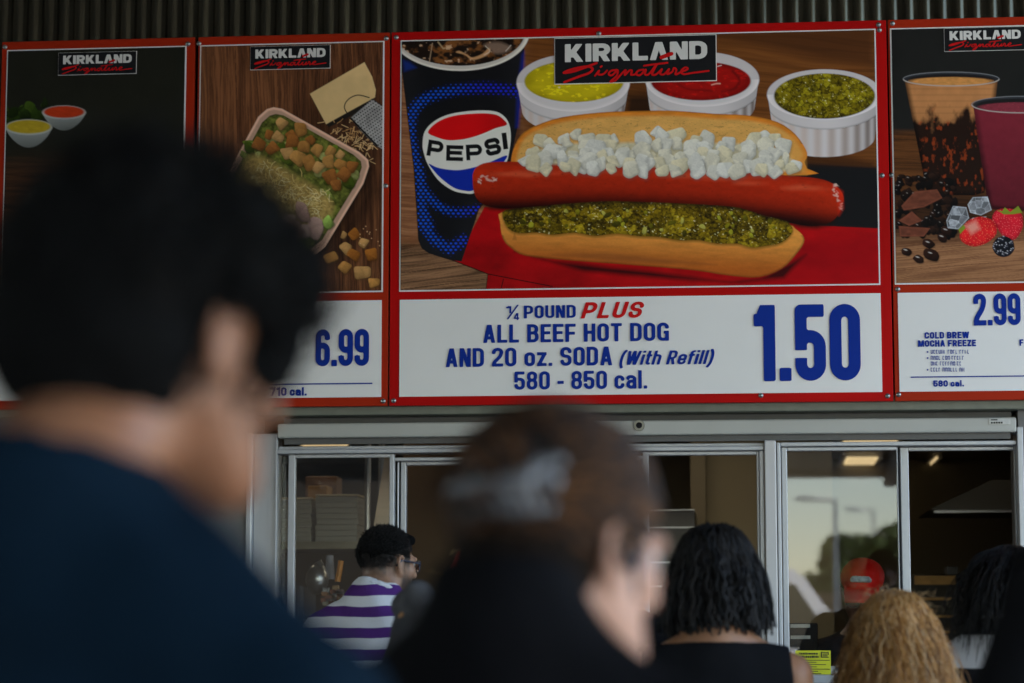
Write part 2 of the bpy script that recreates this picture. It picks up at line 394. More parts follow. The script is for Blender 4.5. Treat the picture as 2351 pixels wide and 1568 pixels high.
def march(f, xs, ys):
    """filled polygons where f < 0 on the grid (ny,nx)"""
    V = []; F = []; key = {}
    def vid(k, p):
        if k not in key: key[k] = len(V); V.append(p)
        return key[k]
    neg = f < 0; ny, nx = f.shape
    c = neg[:-1, :-1].astype(int)+neg[:-1, 1:]+neg[1:, 1:]+neg[1:, :-1]
    for j, i in zip(*np.nonzero(c)):
        q = [(j, i), (j, i+1), (j+1, i+1), (j+1, i)]; face = []
        for k in range(4):
            a, b = q[k], q[(k+1) % 4]
            if neg[a]: face.append(vid(a, (xs[a[1]], ys[a[0]])))
            if neg[a] != neg[b]:
                t = f[a]/(f[a]-f[b]); kk = (min(a, b), max(a, b))
                face.append(vid(kk, (xs[a[1]]+(xs[b[1]]-xs[a[1]])*t, ys[a[0]]+(ys[b[0]]-ys[a[0]])*t)))
        if len(face) >= 3: F.append(face)
    return V, F
GW = {'I': .0, '1': .70, '.': 0, '-': .6, 'M': 1.35, 'W': 1.5, 'i': 0, 'l': 0, 't': .62, 'f': .62, '(': .5, ')': .5, 'z': .85, 'c': .92, 'a': .95, 'o': .95, 'e': .95, 'h': .92,
      'F': .9, 'E': .9, 'L': .86, 'T': .95, '/': .7, '•': .3, 'A': 1.08, 'Λ': 1.08, 'K': 1.08, 'V': 1.05, 'Z': .9}
_gc = {}
def glyph_mesh(ch, w, t, res):
    k = (ch, round(w, 3), round(t, 3), res)
    if k not in _gc:
        h = 1/res; xs = np.arange(-3*h-.02, w+3*h+.06, h); ys = np.arange(-.32, 1.14, h)
        x, y = np.meshgrid(xs, ys); d = strokes_sdf(x, y, glyph(ch, w, t), t/2)
        lo = -.3 if ch in '()g' else 0
        hi = 1.1 if ch in '()' else 1.0
        d = np.maximum(d, np.maximum(lo-y, y-hi))
        if ch in 'AKMNVWXYRZΛ241': d = np.maximum(d, np.maximum(-x, x-w))
        _gc[k] = march(d, xs, ys)
    return _gc[k]
def lay(text, w=.5, t=.17, gap=.09, space=.3, res=26, slant=0):
    """one line of type, cap height 1, starting at x=0 -> verts2d, faces, width"""
    V = []; F = []; x = 0
    for ch in text:
        if ch == ' ': x += space; continue
        g = GW.get(ch, 1.0); ww = max(t, w*g)
        v, f = glyph_mesh(ch, ww, t, res); o = len(V)
        V += [(x+a+b*slant, b) for a, b in v]; F += [[o+i for i in q] for q in f]; x += ww+gap
    return V, F, x-gap
def text_on(u0, v0, u1, v1, hpx, text, m, parent, y, name='lettering', **k):
    """type set on the plane y from picture point (u0,v0) to (u1,v1) (baseline), cap height hpx at that distance"""
    V, F, wd = lay(text, **k)
    A = P(u0, v0, y); Bp = P(u1, v1, y); hh = P(u0, v0-hpx, y)[2]-A[2]; zb = (A[2]+Bp[2])/2; sx = (Bp[0]-A[0])/wd
    co = [(A[0]+a*sx, y, zb+b*hh) for a, b in V]
    return link(name, mesh_np(name, co, [q[::-1] for q in F] if False else F), m, parent)
def strokes_on(pts_list, wpx, m, parent, y, name, step=.8, smooth=6):
    """free strokes drawn in picture coordinates on plane y"""
    S = [smooth_poly(p, smooth, False) if smooth else np.array(p, float) for p in pts_list]
    al = np.concatenate(S); u0, v0 = al.min(0)-wpx*2; u1, v1 = al.max(0)+wpx*2
    xs = np.arange(u0, u1, step); ys = np.arange(v0, v1, step); x, yy = np.meshgrid(xs, ys); d = np.full(x.shape, 99.)
    for p in S: d = np.minimum(d, line_sdf(x, yy, p)-wpx/2)
    V, F = march(d, xs, ys)
    return link(name, mesh_np(name, [P(a, b, y) for a, b in V], F), m, parent)

# ------------------------------------------------------------------ ground, building, canopy
def ground_mat(name, c1, c2, rough, sc):
    m = mat(name, c1, rough, col2=c2, nscale=sc, bump=.15, bscale=sc*12); return m
M_CONC = ground_mat('concrete', (.30, .29, .27), (.38, .37, .34), .8, 1.5)
M_ASPH = ground_mat('asphalt', (.05, .05, .052), (.075, .075, .075), .85, 2)
g = MB(); g.poly([(-900, -900, -.14), (900, -900, -.14), (900, 900, -.14), (-900, 900, -.14)]); o = g.build('parking_lot', M_ASPH); o['kind'] = 'structure'
g = MB(); g.box(-18, 11, -14.5, 9, -.13, 0, .02); o = g.build('pavement', M_CONC); o['kind'] = 'structure'
M_PAINT = mat('road_paint', (.7, .7, .66), .7, noise=.1, nscale=8)
g = MB()
for k in range(-6, 9):
    x = k*2.8; g.poly([(x, -24, -.136), (x+.1, -24, -.136), (x+.1, -18.6, -.136), (x, -18.6, -.136)])
o = g.build('parking_markings', M_PAINT); o['kind'] = 'structure'

YW = .12                                                     # window plane
bld = empty('food_court_building', (0, 0, 0), 'building front with corrugated steel cladding over the serving windows', 'building')
# corrugated cladding: trapezoid ribs standing upright
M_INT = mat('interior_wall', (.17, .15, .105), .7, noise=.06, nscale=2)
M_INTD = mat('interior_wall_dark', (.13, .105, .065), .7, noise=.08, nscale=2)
M_STUCCO = mat('wall_render', (.15, .145, .135), .8, noise=.1, nscale=8, bump=.1, bscale=120)
def siding(x0, x1, z0, z1, y, per=.062, dep=.015):
    prof = [(0, 0), (.30, 0), (.42, 1), (.80, 1), (.92, 0)]
    n = int((x1-x0)/per); rg = random.Random(3); V = []
    pts = []
    for k in range(n):
        j = rg.uniform(-.02, .02)
        for a, b in prof: pts.append((x0+(k+a+j)*per, y-b*dep*rg.uniform(.86, 1.08)))
    zz = [z0, z0+.3, z0+.6, z1]; m = len(pts)
    for z in zz: V += [(a, b+rg.uniform(-.0006, .0006), z) for a, b in pts]
    F = [(r*m+i, r*m+i+1, (r+1)*m+i+1, (r+1)*m+i) for r in range(len(zz)-1) for i in range(m-1)]
    return mesh_np('corrugated_siding', V, np.array(F))
link('corrugated_siding', siding(-14, 9, 2.32, 6.2, .07), M_SIDING, bld)
TRIM_T = Z(1500, 930, .1); BOX_T = Z(1700, 963, YW)
b = MB()
b.box(-14, X(572, 1100, YW), .10, .40, 0, 2.30)                       # wall left of the windows
b.box(X(2342, 1200, YW), 9, .10, .40, 0, 2.30)                        # wall to the right
zsill = Z(1900, 1556, YW)
b.box(X(572, 1100, YW)+.001, X(2342, 1200, YW)-.001, .14, .40, 0, zsill-.06)
b.box(-14, 9, .28, .40, 2.301, 6.2)                                   # back-up wall behind the cladding
b.box(-14, 9, .40, 8.5, 6.0, 6.2); b.box(-14, -13.8, .4, 8.5, 0, 6); b.box(8.8, 9, .4, 8.5, 0, 6); b.box(-14, 9, 8.5, 8.7, 0, 6.2)
b.build('wall_panel', M_STUCCO, bld)
b = MB(); b.box(-14, 9, .045, .279, 2.262, 2.318, .004); b.build('drip_trim', M_TRIM, bld)
# room behind the windows
b = MB(); b.box(-3.6, 4.2, 6.5, 6.6, 0, 2.62); b.box(-3.7, -3.6, .40, 6.6, 0, 2.62); b.box(4.2, 4.3, .40, 6.6, 0, 2.62)
b.build('interior_wall', M_INT, bld)
b = MB(); b.box(-3.6, 4.2, .41, 6.5, 2.55, 2.62); b.build('interior_ceiling', mat('ceiling_tile', (.30, .26, .18), .8, noise=.08), bld)
b = MB(); b.box(-3.6, 4.2, .41, 6.5, -.02, .012); b.build('interior_floor', mat('quarry_tile', (.12, .06, .04), .5, noise=.1), bld)
# partitions seen through the openings
yp = 3.0
b = MB()
b.box(X(925, 1200, 2.2), X(1500, 1200, 2.2)-.12, 2.2, 2.3, .013, 2.549)
b.build('brown_partition', mat('brown_partition', (.12, .078, .045), .7, noise=.15, nscale=2), bld)
b = MB(); b.box(X(1622, 1200, yp), X(1912, 1200, yp), yp, yp+.1, .013, 2.549)
b.build('tan_partition', mat('tan_partition', (.20, .165, .10), .7, noise=.06, nscale=2), bld)
b = MB(); b.box(X(1592, 1200, yp)-.01, X(1622, 1200, yp)-.001, yp-.1, yp+.1, .013, 2.549)
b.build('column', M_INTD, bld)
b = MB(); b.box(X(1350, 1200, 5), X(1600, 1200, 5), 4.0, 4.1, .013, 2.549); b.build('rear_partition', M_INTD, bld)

# canopy sloping down over the queue
cn = empty('canopy', (-4, -6.5, 0), 'wide grey canopy roof sheltering the queue in front of the counter', 'canopy')
M_CAN = mat('canopy_steel', (.22, .22, .205), .6, noise=.06, nscale=2)
XL, XR, ZF, ZB = -17.0, 3.6, 2.93, 5.0
def can(x0, x1, ya, yb, th, up=0):
    za = ZB+(ZF-ZB)*(-ya/13.0); zb = ZB+(ZF-ZB)*(-yb/13.0)
    return [(x0, ya, za+up), (x1, ya, za+up), (x1, yb, zb+up), (x0, yb, zb+up)]
b = MB(); b.prism(can(XL, XR, .02, -13, 0), (0, 0, .12)); b.build('roof_deck', M_CAN, cn)
b = MB()
for k in range(12):
    x = XL+.6+k*(XR-XL-1.2)/11; q = can(x-.06, x+.06, -.1, -12.9, 0); b.prism([Vector(p)-Vector((0, 0, .16)) for p in q], (0, 0, .158))
b.build('rafter', M_CAN, cn)
b = MB(); b.box(XL-.05, XR+.05, -13.12, -13.002, ZF-.05, ZF+.28, .01); b.build('fascia', mat('fascia_paint', (.6, .6, .58), .5), cn)
for x in (-16, -9.2, 3.2):
    b = MB(); b.box(x-.12, x+.12, -12.8, -12.56, 0, ZF+.02, .02); b.build('post', M_CAN, cn)

# ------------------------------------------------------------------ menu signs
SY = 0.0
def rect(tl, tr, br, bl, y=SY):
    q = [P(*p, y) for p in (tl, tr, br, bl)]
    return ((q[0][0]+q[3][0])/2, (q[1][0]+q[2][0])/2, (q[2][2]+q[3][2])/2, (q[0][2]+q[1][2])/2)   # x0 x1 z0 z1
def plate(x0, x1, z0, z1, ya, yb, name, m, parent, bev=0):
    b = MB(); b.box(x0, x1, ya, yb, z0, z1, bev); return b.build(name, m, parent)
def frame4(x0, x1, z0, z1, t, ya, yb, name, m, parent):
    b = MB(); b.box(x0-t, x1+t, ya, yb, z1, z1+t); b.box(x0-t, x1+t, ya, yb, z0-t, z0); b.box(x0-t, x0, ya, yb, z0, z1); b.box(x1, x1+t, ya, yb, z0, z1)
    return b.build(name, m, parent)
SX = [rect((-4, 106), (444.5, 94), (438, 940), (-10, 945)), rect((450, 94), (895, 76), (891, 932), (446, 938)),
      rect((899, 75), (2034, 45), (2053, 920), (892.5, 932))]
ZT, ZB0 = SX[2][3], SX[2][2]
x4 = SX[2][1]+.004
SX.append((x4, x4+(SX[1][1]-SX[1][0]), ZB0, ZT))
sign_labels = ['dark menu sign behind the curly black hair, with small bowls of sauce pictured',
               'menu sign picturing a crouton salad in a tray, priced 6.99',
               'wide bright red menu sign picturing a hot dog and soda, priced 1.50',
               'menu sign picturing coffee and berry drinks, priced 2.99']
signs = []
for k, (x0, x1, _, _) in enumerate(SX):
    e = empty('menu_sign', (x0+(x1-x0)/2, .03, ZB0), sign_labels[k], 'sign', 'menu signs along the wall')
    plate(x0+.001, x1-.001, ZB0, ZT, SY, .026, 'board', M_REDC if k == 2 else M_REDS, e, .002)
    signs.append(e)
def screws(e, pts):
    for u, v in pts:
        p = P(u, v, SY); b = MB(); b.tube((p[0], .002, p[2]), (p[0], -.006, p[2]), .0095, .0085, 14); b.tube((p[0], -.0055, p[2]), (p[0], -.0085, p[2]), .006, .003, 6)
        b.build('screw', M_SCREW, e, True)
screws(signs[0], [(12, 108), (432, 101)])
screws(signs[1], [(457, 100), (887, 88), (886, 427), (880, 921)])
screws(signs[2], [(910, 86), (2017, 57), (2019, 69), (2025, 403), (904, 920), (2038, 909), (1375, 77), (1747, 908)])
screws(signs[3], [(2049, 54), (2047, 402), (2063, 906), (2061, 664)])
photo = [rect((17, 120), (425, 112), (417, 676), (8, 680)), rect((462, 107), (880, 97), (876, 674), (455, 678)), rect((923, 97), (2006, 69), (2019, 651), (920, 667))]
pz0, pz1 = photo[2][2], photo[2][3]
dx = photo[1][0]-SX[1][0]; dw = photo[1][1]-photo[1][0]
photo.append((X(2044, 80, 0)+.004, X(2044, 80, 0)+.004+dw, pz0, pz1))
panel = [None, (SX[1][0]+dx-.006, X(876, 800, 0), 0, 0), (X(917.5, 800, 0), X(2024, 800, 0), 0, 0), (X(2063, 780, 0), X(2063, 780, 0)+dw, 0, 0)]
panel[0] = (photo[0][0], photo[0][1], 0, 0)
wz0, wz1 = (Z(917, 911, 0)+Z(2027, 900, 0))/2, (Z(917, 690, 0)+Z(2021, 672, 0))/2
t = .0052
for k, e in enumerate(signs):
    x0, x1 = photo[k][:2]
    plate(x0-t, x1+t, pz0-t, pz1+t, -.004, -.0005, 'picture_border', M_WHITE, e)
    plate(panel[k][0], panel[k][1], wz0, wz1, -.004, -.0005, 'price_panel', M_WHITE, e)
def logo(e, q, k=1.0, yb=-.012):
    """black plaque with the brand's lettering; q = four picture corners"""
    x0, x1, z0, z1 = rect(*q, y=-.01); h = z1-z0; wd = x1-x0
    bt = .0025*max(.6, k)
    plate(x0-bt, x1+bt, z0-bt, z1+bt, -.0095, -.006, 'logo_border', M_WHITE, e)
    pq = plate(x0, x1, z0, z1, yb, -.0096, 'logo_plaque', M_BLACKINK, e)
    def pt(a, b, y=yb-.003): return (x0+a*wd, y, z1-b*h)
    V, F, W = lay('KIRKLΛND', w=.74, t=.245, gap=.055, res=24)
    link('lettering', mesh_np('lettering', [pt(.062+a/W*.885, .53-b2*.40) for a, b2 in V], F), M_OFFW, e)
    # red stroke in the A and the script line below
    S = [[(.665, .475), (.70, .43), (.725, .40)],
         [(.058, .98), (.15, .86), (.21, .79), (.235, .70), (.20, .64), (.10, .70), (.055, .77), (.12, .74), (.22, .62), (.26, .57)],
         [(.25, .85), (.275, .74), (.27, .82), (.30, .82), (.325, .74)], [(.285, .66), (.292, .64)],
         [(.385, .73), (.35, .75), (.335, .82), (.355, .85), (.39, .74), (.385, .86), (.345, .99), (.375, .97), (.41, .84), (.44, .74), (.435, .85), (.465, .75), (.48, .76), (.475, .85), (.51, .83)],
         [(.55, .74), (.52, .76), (.505, .83), (.53, .86), (.565, .74), (.56, .84), (.585, .84), (.635, .62), (.605, .84), (.63, .85), (.665, .74), (.655, .84), (.68, .85), (.71, .74), (.70, .85), (.73, .80), (.74, .72), (.755, .76), (.75, .86), (.78, .82), (.825, .75), (.81, .71), (.785, .79), (.80, .86), (.86, .835), (.955, .80)],
         [(.555, .655), (.61, .63), (.70, .60)]]
    st = .012; xs = np.arange(0, 1, .003*1.6); ys = np.arange(.36, 1.06, .009); gx, gy = np.meshgrid(xs, ys); asp = wd/h
    d = np.full(gx.shape, 9.)
    for j, p in enumerate(S): d = np.minimum(d, line_sdf(gx*asp, gy, [(a*asp, c) for a, c in smooth_poly(p, 5, False)])-(.045 if j == 0 else .021 if j != 1 else .026))
    V, F = march(d, xs, ys)
    link('script_lettering', mesh_np('script_lettering', [pt(a, c, yb-.0045) for a, c in V], F), M_REDINK, e)
logo(signs[0], [(135, 122), (313, 118), (312, 168), (134, 172)], .6)
logo(signs[1], [(576, 107.5), (758, 104), (757, 156), (575, 159.5)], .6)
logo(signs[2], [(1274, 91), (1642, 79), (1645, 182), (1275, 194)], 1.2)
logo(signs[3], [(2168, 66.5), (2352, 61), (2354, 114), (2169, 117)], .6)

# prices and words
yt = -.008
s3 = signs[2]
kw = dict(w=.50, t=.165, gap=.085, space=.27)
text_on(1203, 732, 1322, 728.5, 29.5, 'POUND', M_BLUE, s3, yt, **kw)
text_on(1162, 719, 1174, 718.5, 16, '1', M_BLUE, s3, yt, w=.9, t=.24); text_on(1166, 734, 1188, 732, 33, '/', M_BLUE, s3, yt, w=.7, t=.09); text_on(1180, 735, 1192, 734.5, 16, '4', M_BLUE, s3, yt, w=.7, t=.2)
text_on(1333, 731.5, 1470, 729, 37, 'PLUS', M_REDINK, s3, yt, w=.62, t=.19, gap=.14, slant=.25)
text_on(1109, 787, 1536, 782.5, 41.5, 'ALL BEEF HOT DOG', M_BLUE, s3, yt, **kw)
text_on(1023, 842.5, 1406, 839, 43, 'AND 20 oz. SODA', M_BLUE, s3, yt, **kw)
text_on(1420, 838, 1634, 835.5, 32, '(With Refill)', M_BLUE, s3, yt, w=.46, t=.15, gap=.08, space=.25, slant=.22)
text_on(1181, 895, 1486, 892, 42, '580 - 850 cal.', M_BLUE, s3, yt, **kw)
text_on(1732, 876, 1977, 872.5, 175, '1.50', M_BLUE, s3, yt, name='price_lettering', w=.425, t=.165, gap=.055, res=44)
text_on(724, 842, 847, 839, 85, '6.99', M_BLUE, signs[1], yt, name='price_lettering', w=.43, t=.165, gap=.045, res=34)
text_on(619, 909, 704, 908, 19.5, '710 cal.', M_BLUE, signs[1], yt, w=.6, t=.22, gap=.08, space=.25)
text_on(2236, 748, 2344, 745.5, 73, '2.99', M_BLUE, signs[3], yt, name='price_lettering', w=.43, t=.165, gap=.045, res=34)
text_on(2143, 888, 2213, 887, 14.5, '580 cal.', M_BLUE, signs[3], yt, w=.66, t=.23, gap=.1, space=.3)
text_on(2123, 778, 2225, 776, 15, 'COLD BREW', M_BLUE, signs[3], yt, w=.62, t=.23, gap=.1, space=.3)
text_on(2108, 796.5, 2241, 794.5, 15, 'MOCHA FREEZE', M_BLUE, signs[3], yt, w=.62, t=.23, gap=.1, space=.3)
text_on(2341, 794, 2350, 793.8, 15, 'F', M_BLUE, signs[3], yt, w=.62, t=.23)
def rules(e, lines):
    b = MB()
    for (u0, v0, u1, v1, th) in lines:
        A = P(u0, v0, yt); B2 = P(u1, v1, yt); h = th/617/2; z = (A[2]+B2[2])/2; b.poly([(A[0], yt, z-h), (B2[0], yt, z-h), (B2[0], yt, z+h), (A[0], yt, z+h)])
    return b.build('rule_line', M_BLUE, e)
rules(signs[1], [(470, 884, 855, 880, 3)]); rules(signs[3], [(2091, 866, 2450, 862, 2.6)])
def tiny_words(e, u0, u1, v, h, seed, bullet=True):
    """illegible small print: upright dashes in word groups"""
    rg = random.Random(seed); b = MB(); u = u0
    A = P(u0, v, yt)
    def bar(ua, ub, va, vb):
        a = P(ua, va, yt); c = P(ub, vb, yt); b.poly([(a[0], yt, a[2]), (c[0], yt, a[2]), (c[0], yt, c[2]), (a[0], yt, c[2])])
    if bullet: bar(u0-9, u0-5.5, v-h*.65, v-h*.25)
    while u < u1-3:
        n = rg.randint(3, 6)
        for k in range(n):
            if u > u1-3: break
            bar(u, u+1.5, v-h, v)
            if rg.random() < .7: bar(u+1.5, u+3.4, v-h, v-h+1.6)
            if rg.random() < .6: bar(u+1.5, u+3.4, v-1.6, v)
            if rg.random() < .5: bar(u+3.4, u+4.9, v-h, v)
            u += 6.0
        u += 3
    return b.build('small_print', M_BLUE, e)
for k, (a, c, v) in enumerate([(2137, 2225, 812), (2137, 2216, 826), (2137, 2207, 839), (2137, 2216, 853)]): tiny_words(signs[3], a, c, v, 9, k, k != 2)
tiny_words(signs[1], 560, 650, 854, 11, 9, False)

# ------------------------------------------------------------------ the printed pictures
PY = -.0065
def c2(x, y): return (880+x*.2929, y*.2929)        # tracing frames: enlarged crops -> picture points
def c3(x, y): return (1454+x*.2929, y*.2929)
def c4(x, y): return (880+x*.511, 382.7+y*.511)
def c1(x, y): return (x*.4392, y*.4392)
def c5(x, y): return (1989.8+x*.6102, y*.6102)
def L(f, *p): return [f(a, b) for a, b in p]
def wood(u, v, base, dark, ang=0, sc=1.0, seed=0, plank=0):
    ca, sa = math.cos(ang), math.sin(ang); a = (u*ca+v*sa)/sc; b = (-u*sa+v*ca)/sc
    wv = fbm(a/160, b/40, seed)*14
    gr = fbm(a/120, (b+wv)/3.2, seed+1, 5)*.6+fbm(a/45, (b+wv)/1.3, seed+2, 3)*.4
    ring = .5+.5*np.sin((b+wv*2.2)/5.5+fbm(a/90, b/20, seed+5)*6)
    k = np.clip(sstep(.3, .72, gr)*.75+ring*.25, 0, 1)
    if plank:
        q = np.floor((b+1000)/plank); k = np.clip(k+.35*(hash2(q, q*0, seed)-.5), 0, 1)
        e = np.abs(((b+1000)/plank) % 1-.5)*plank; k = np.where(e > plank/2-1.0, k*.3, k)
    return np.array(dark)[None]*(1-k[:, None])+np.array(base)[None]*k[:, None]
def relish(u, v, seed, sc=1.0, lo=(46, 38, 2), mid=(106, 92, 6), hi=(176, 168, 40)):
    d1, d2, idn = cells(u/(9*sc)+fbm(u/8, v/8, seed)*1.2, v/(6.5*sc)+fbm(u/7, v/7, seed+3)*1.2, seed)
    n = fbm(u/5, v/4, seed+4); k = np.clip(idn*.55+n*.75-.25, 0, 1)
    c = np.where(k[:, None] < .5, np.array(C(*lo))+(np.array(C(*mid))-C(*lo))*(k[:, None]*2), np.array(C(*mid))+(np.array(C(*hi))-C(*mid))*((k[:, None]-.5)*2))
    c = c*(.35+.65*sstep(.0, .35, d2-d1))[:, None]
    sp = sstep(.74, .84, fbm(u/4.5, v/2.6, seed+9, 2))*sstep(.5, .62, n)
    return c*(1-sp[:, None])+np.array(C(225, 220, 175))*sp[:, None]

# ---- hot dog picture
x0, x1 = photo[2][:2]
p = Print(x0, x1, pz0, pz1, PY, .00205)
al = np.arange(len(p.U)); U, V = p.U, p.V
p.col[:] = wood(U, V, C(104, 60, 24), C(78, 42, 14), .10, 2.6, 3)
i = np.nonzero(V > 540)[0]; p.put(i, sstep(540, 575, V[i]), wood(U[i], V[i], C(128, 92, 64), C(52, 34, 20), -.12, 1.1, 8, 34))
i = np.nonzero((U < 1230) & (V < 560))[0]; p.put(i, sstep(1230, 1150, U[i])*.9*sstep(600, 520, V[i]), wood(U[i], V[i], C(150, 102, 70), C(98, 58, 34), .05, 1.1, 5))
p.poly(L(c3, (1885, 190), (1885, 520), (1500, 470), (1200, 400), (900, 340), (650, 300), (650, 255), (1200, 230)), C(58, 30, 12), soft=26, alpha=.75)
p.poly([(1440, 215), (1500, 215), (1515, 290), (1430, 290)], C(26, 14, 6), soft=26, alpha=.9)
p.poly([(1186, 250), (1200, 320), (1180, 360), (1172, 366)], C(60, 34, 20), soft=14, alpha=.8)
p.poly([(1830, 372), (2030, 384), (2030, 545), (1800, 545)], C(17, 17, 18), soft=9)
p.poly([(1745, 300), (1800, 330), (2005, 372), (2005, 384), (1830, 380)], C(40, 20, 8), soft=12, alpha=.6)
# red napkin
nap = L(c4, (455, 180), (540, 185), (1400, 200), (1900, 262), (2240, 278), (2240, 560), (462, 560), (470, 482), (310, 420), (380, 320))
p.poly(nap, None, 1.6, tex=lambda u, v, d: np.array(C(150, 4, 8))*np.clip(.55+.7*fbm(u/60, v/30, 2)+.14*(fbm(u/2, v/2, 3)-.5)-.25*sstep(1500, 1000, u)*sstep(520, 620, v), .2, 1.1)[:, None])
p.poly(L(c4, (1560, 500), (1760, 470), (1900, 350), (2235, 300), (2235, 525), (1700, 525)), C(128, 0, 8), 30, .55)
p.line(L(c4, (310, 420), (470, 482), (760, 538)), 2.2, C(22, 2, 3)); p.line(L(c4, (540, 505), (530, 545)), 2, C(25, 3, 3)); p.line(L(c4, (470, 482), (462, 545)), 1.6, C(60, 2, 4))
p.poly(L(c4, (590, 380), (760, 425), (1200, 470), (1560, 520), (1700, 500), (1900, 395), (1800, 500), (1600, 520), (1300, 505), (900, 470)), C(10, 2, 3), 12, .9)
# cola cup
cup = [(915, 100), (927, 200), (940, 310), (949, 383), (957, 500), (960, 551), (968, 570), (985, 582), (1033, 597), (1060, 600), (1100, 480), (1165, 410), (1178, 340), (1188, 293), (1197, 200), (1204, 110)]
p.poly(cup, None, 1.6, tex=lambda u, v, d: np.array(C(17, 17, 19))*(.7+.5*sstep(-60, -10, d)+.1*fbm(u/2, v/2, 1))[:, None])
band = smooth_poly(L(c2, (1075, 720), (930, 700), (760, 690), (520, 715), (320, 780), (225, 900), (215, 1080), (250, 1250), (290, 1420))+L(c4, (175, 190), (205, 270)), 4, False)
low = smooth_poly(L(c4, (160, 60), (200, 130), (270, 190), (350, 205), (430, 190)), 4, False)
i = p.sel(915, 160, 1205, 600); u, v = U[i], V[i]
bd = line_sdf(u, v, band); bl = line_sdf(u, v, low); bb = line_sdf(u, v, L(c4, (170, 250), (230, 330), (300, 370), (360, 330)))
msk = np.maximum.reduce([sstep(24, 4, bd), sstep(20, 3, bl), sstep(24, 4, bb)]); msk *= (poly_sdf(u, v, cup) < -2)
row = np.floor(v/7.6); du = ((u/11.5+.5*(row % 2)) % 1-.5)*11.5; dv = (v/7.6-row-.5)*7.6
rad = .3+3.2*msk
dot = np.clip((rad-np.hypot(du*.85, dv*1.15))/1.3, 0, 1)*sstep(.12, .4, msk)
kk = sstep(1000, 1120, u)[:, None]
p.put(i, dot, np.array(C(16, 92, 226))*(1-kk)+np.array(C(24, 34, 190))*kk)
p.put(i, .12*msk, np.array(C(8, 22, 90)))
p.poly(L(c2, (155, 470), (210, 490), (260, 530), (165, 560)), C(14, 40, 110), 8, .7)
p.poly(L(c2, (1105, 400), (1110, 600), (1060, 1000), (1035, 1000), (1050, 700), (1085, 430)), C(18, 30, 120), 8, .6)
# drink with ice, rim
p.ell(1055.7, 73.2, 160, 89.6, None, 1.4, tex=lambda u, v, d: np.array(C(205, 196, 184))*(.82+.28*sstep(-6, -2, d))[:, None])
def cola(u, v, d):
    n = fbm(u/22, v/14, 11); m = fbm(u/9, v/7, 12)
    c = np.array(C(24, 14, 8))[None]*(.5+n[:, None])+np.array(C(120, 72, 30))[None]*sstep(.52, .75, n)[:, None]*.7
    return c+np.array(C(190, 160, 130))[None]*(sstep(.66, .74, m)*sstep(.5, .62, n))[:, None]*.55
p.ell(1055.7, 73.2, 149.5, 77.8, None, 1.6, tex=cola)
p.poly(L(c2, (570, 410), (640, 430), (700, 470), (800, 440), (840, 400), (830, 370), (780, 420), (700, 450), (660, 430), (600, 400)), C(190, 140, 95), 3, .8, 4)
p.poly(L(c2, (790, 350), (900, 330), (1000, 370), (960, 410), (880, 420), (840, 390)), C(120, 96, 80), 8, .8, 4)
p.line(L(c2, (385, 340), (360, 490)), 2, C(170, 140, 110), 2, .7); p.line(L(c2, (430, 330), (470, 380), (520, 370)), 3, C(190, 160, 120), 3, .6)
p.line(L(c2, (800, 360), (835, 400), (790, 430)), 1.8, C(225, 205, 180), 2, .8, 4); p.line(L(c2, (960, 400), (1000, 355)), 1.6, C(230, 215, 200), 2, .8)
# round soda emblem
gl = L(c2, (308, 1130), (325, 1030), (400, 950), (520, 895), (700, 868), (860, 870), (940, 905), (985, 970), (1000, 1070), (985, 1200), (955, 1290), (850, 1420), (720, 1510), (640, 1515), (540, 1490), (430, 1410), (350, 1290), (318, 1200))
p.poly(gl, C(204, 200, 190), 1.4, 1, 4)
p.poly(L(c2, (350, 1035), (420, 960), (550, 908), (750, 888), (880, 898), (940, 935), (968, 978), (880, 1005), (800, 1040), (700, 1075), (600, 1095), (500, 1098), (410, 1072)), None, 1.3, 1, 4, tex=lambda u, v, d: np.array(C(186, 6, 10))*(1-.25*sstep(1080, 1150, u))[:, None])
p.poly(L(c2, (357, 1283), (430, 1315), (550, 1333), (650, 1325), (800, 1285), (962, 1218), (945, 1270), (835, 1400), (710, 1490), (640, 1495), (550, 1470), (450, 1395), (390, 1330)), C(12, 34, 132), 1.3, 1, 4)
def ptext(ch, cx, cy, wd, h, rot, t=.24, skew=0):
    i = p.sel(cx-wd, cy-h, cx+wd, cy+h); x = p.U[i]-cx; y = -(p.V[i]-cy); ca, sa = math.cos(rot), math.sin(rot)
    x, y = x*ca+y*sa, -x*sa+y*ca; x = x-skew*y
    W = wd/h; d = strokes_sdf(x/h+W/2, y/h+.5, glyph(ch, W, t), t/2); d = np.maximum(d, np.maximum(-(y/h+.5), y/h-.5))
    p.put(i, np.clip(.5-d*h/1.2, 0, 1), C(14, 14, 16))
for a in [('P', *c2(408, 1165), 36, 37, -.16), ('E', *c2(560, 1200), 39, 36, -.03), ('P', *c2(712, 1193), 37, 36, .05), ('S', *c2(858, 1150), 36, 39, .22), ('I', *c2(953, 1105), 11, 38, .12)]: ptext(*a[:6], t=.25 if a[0] != 'I' else .29)
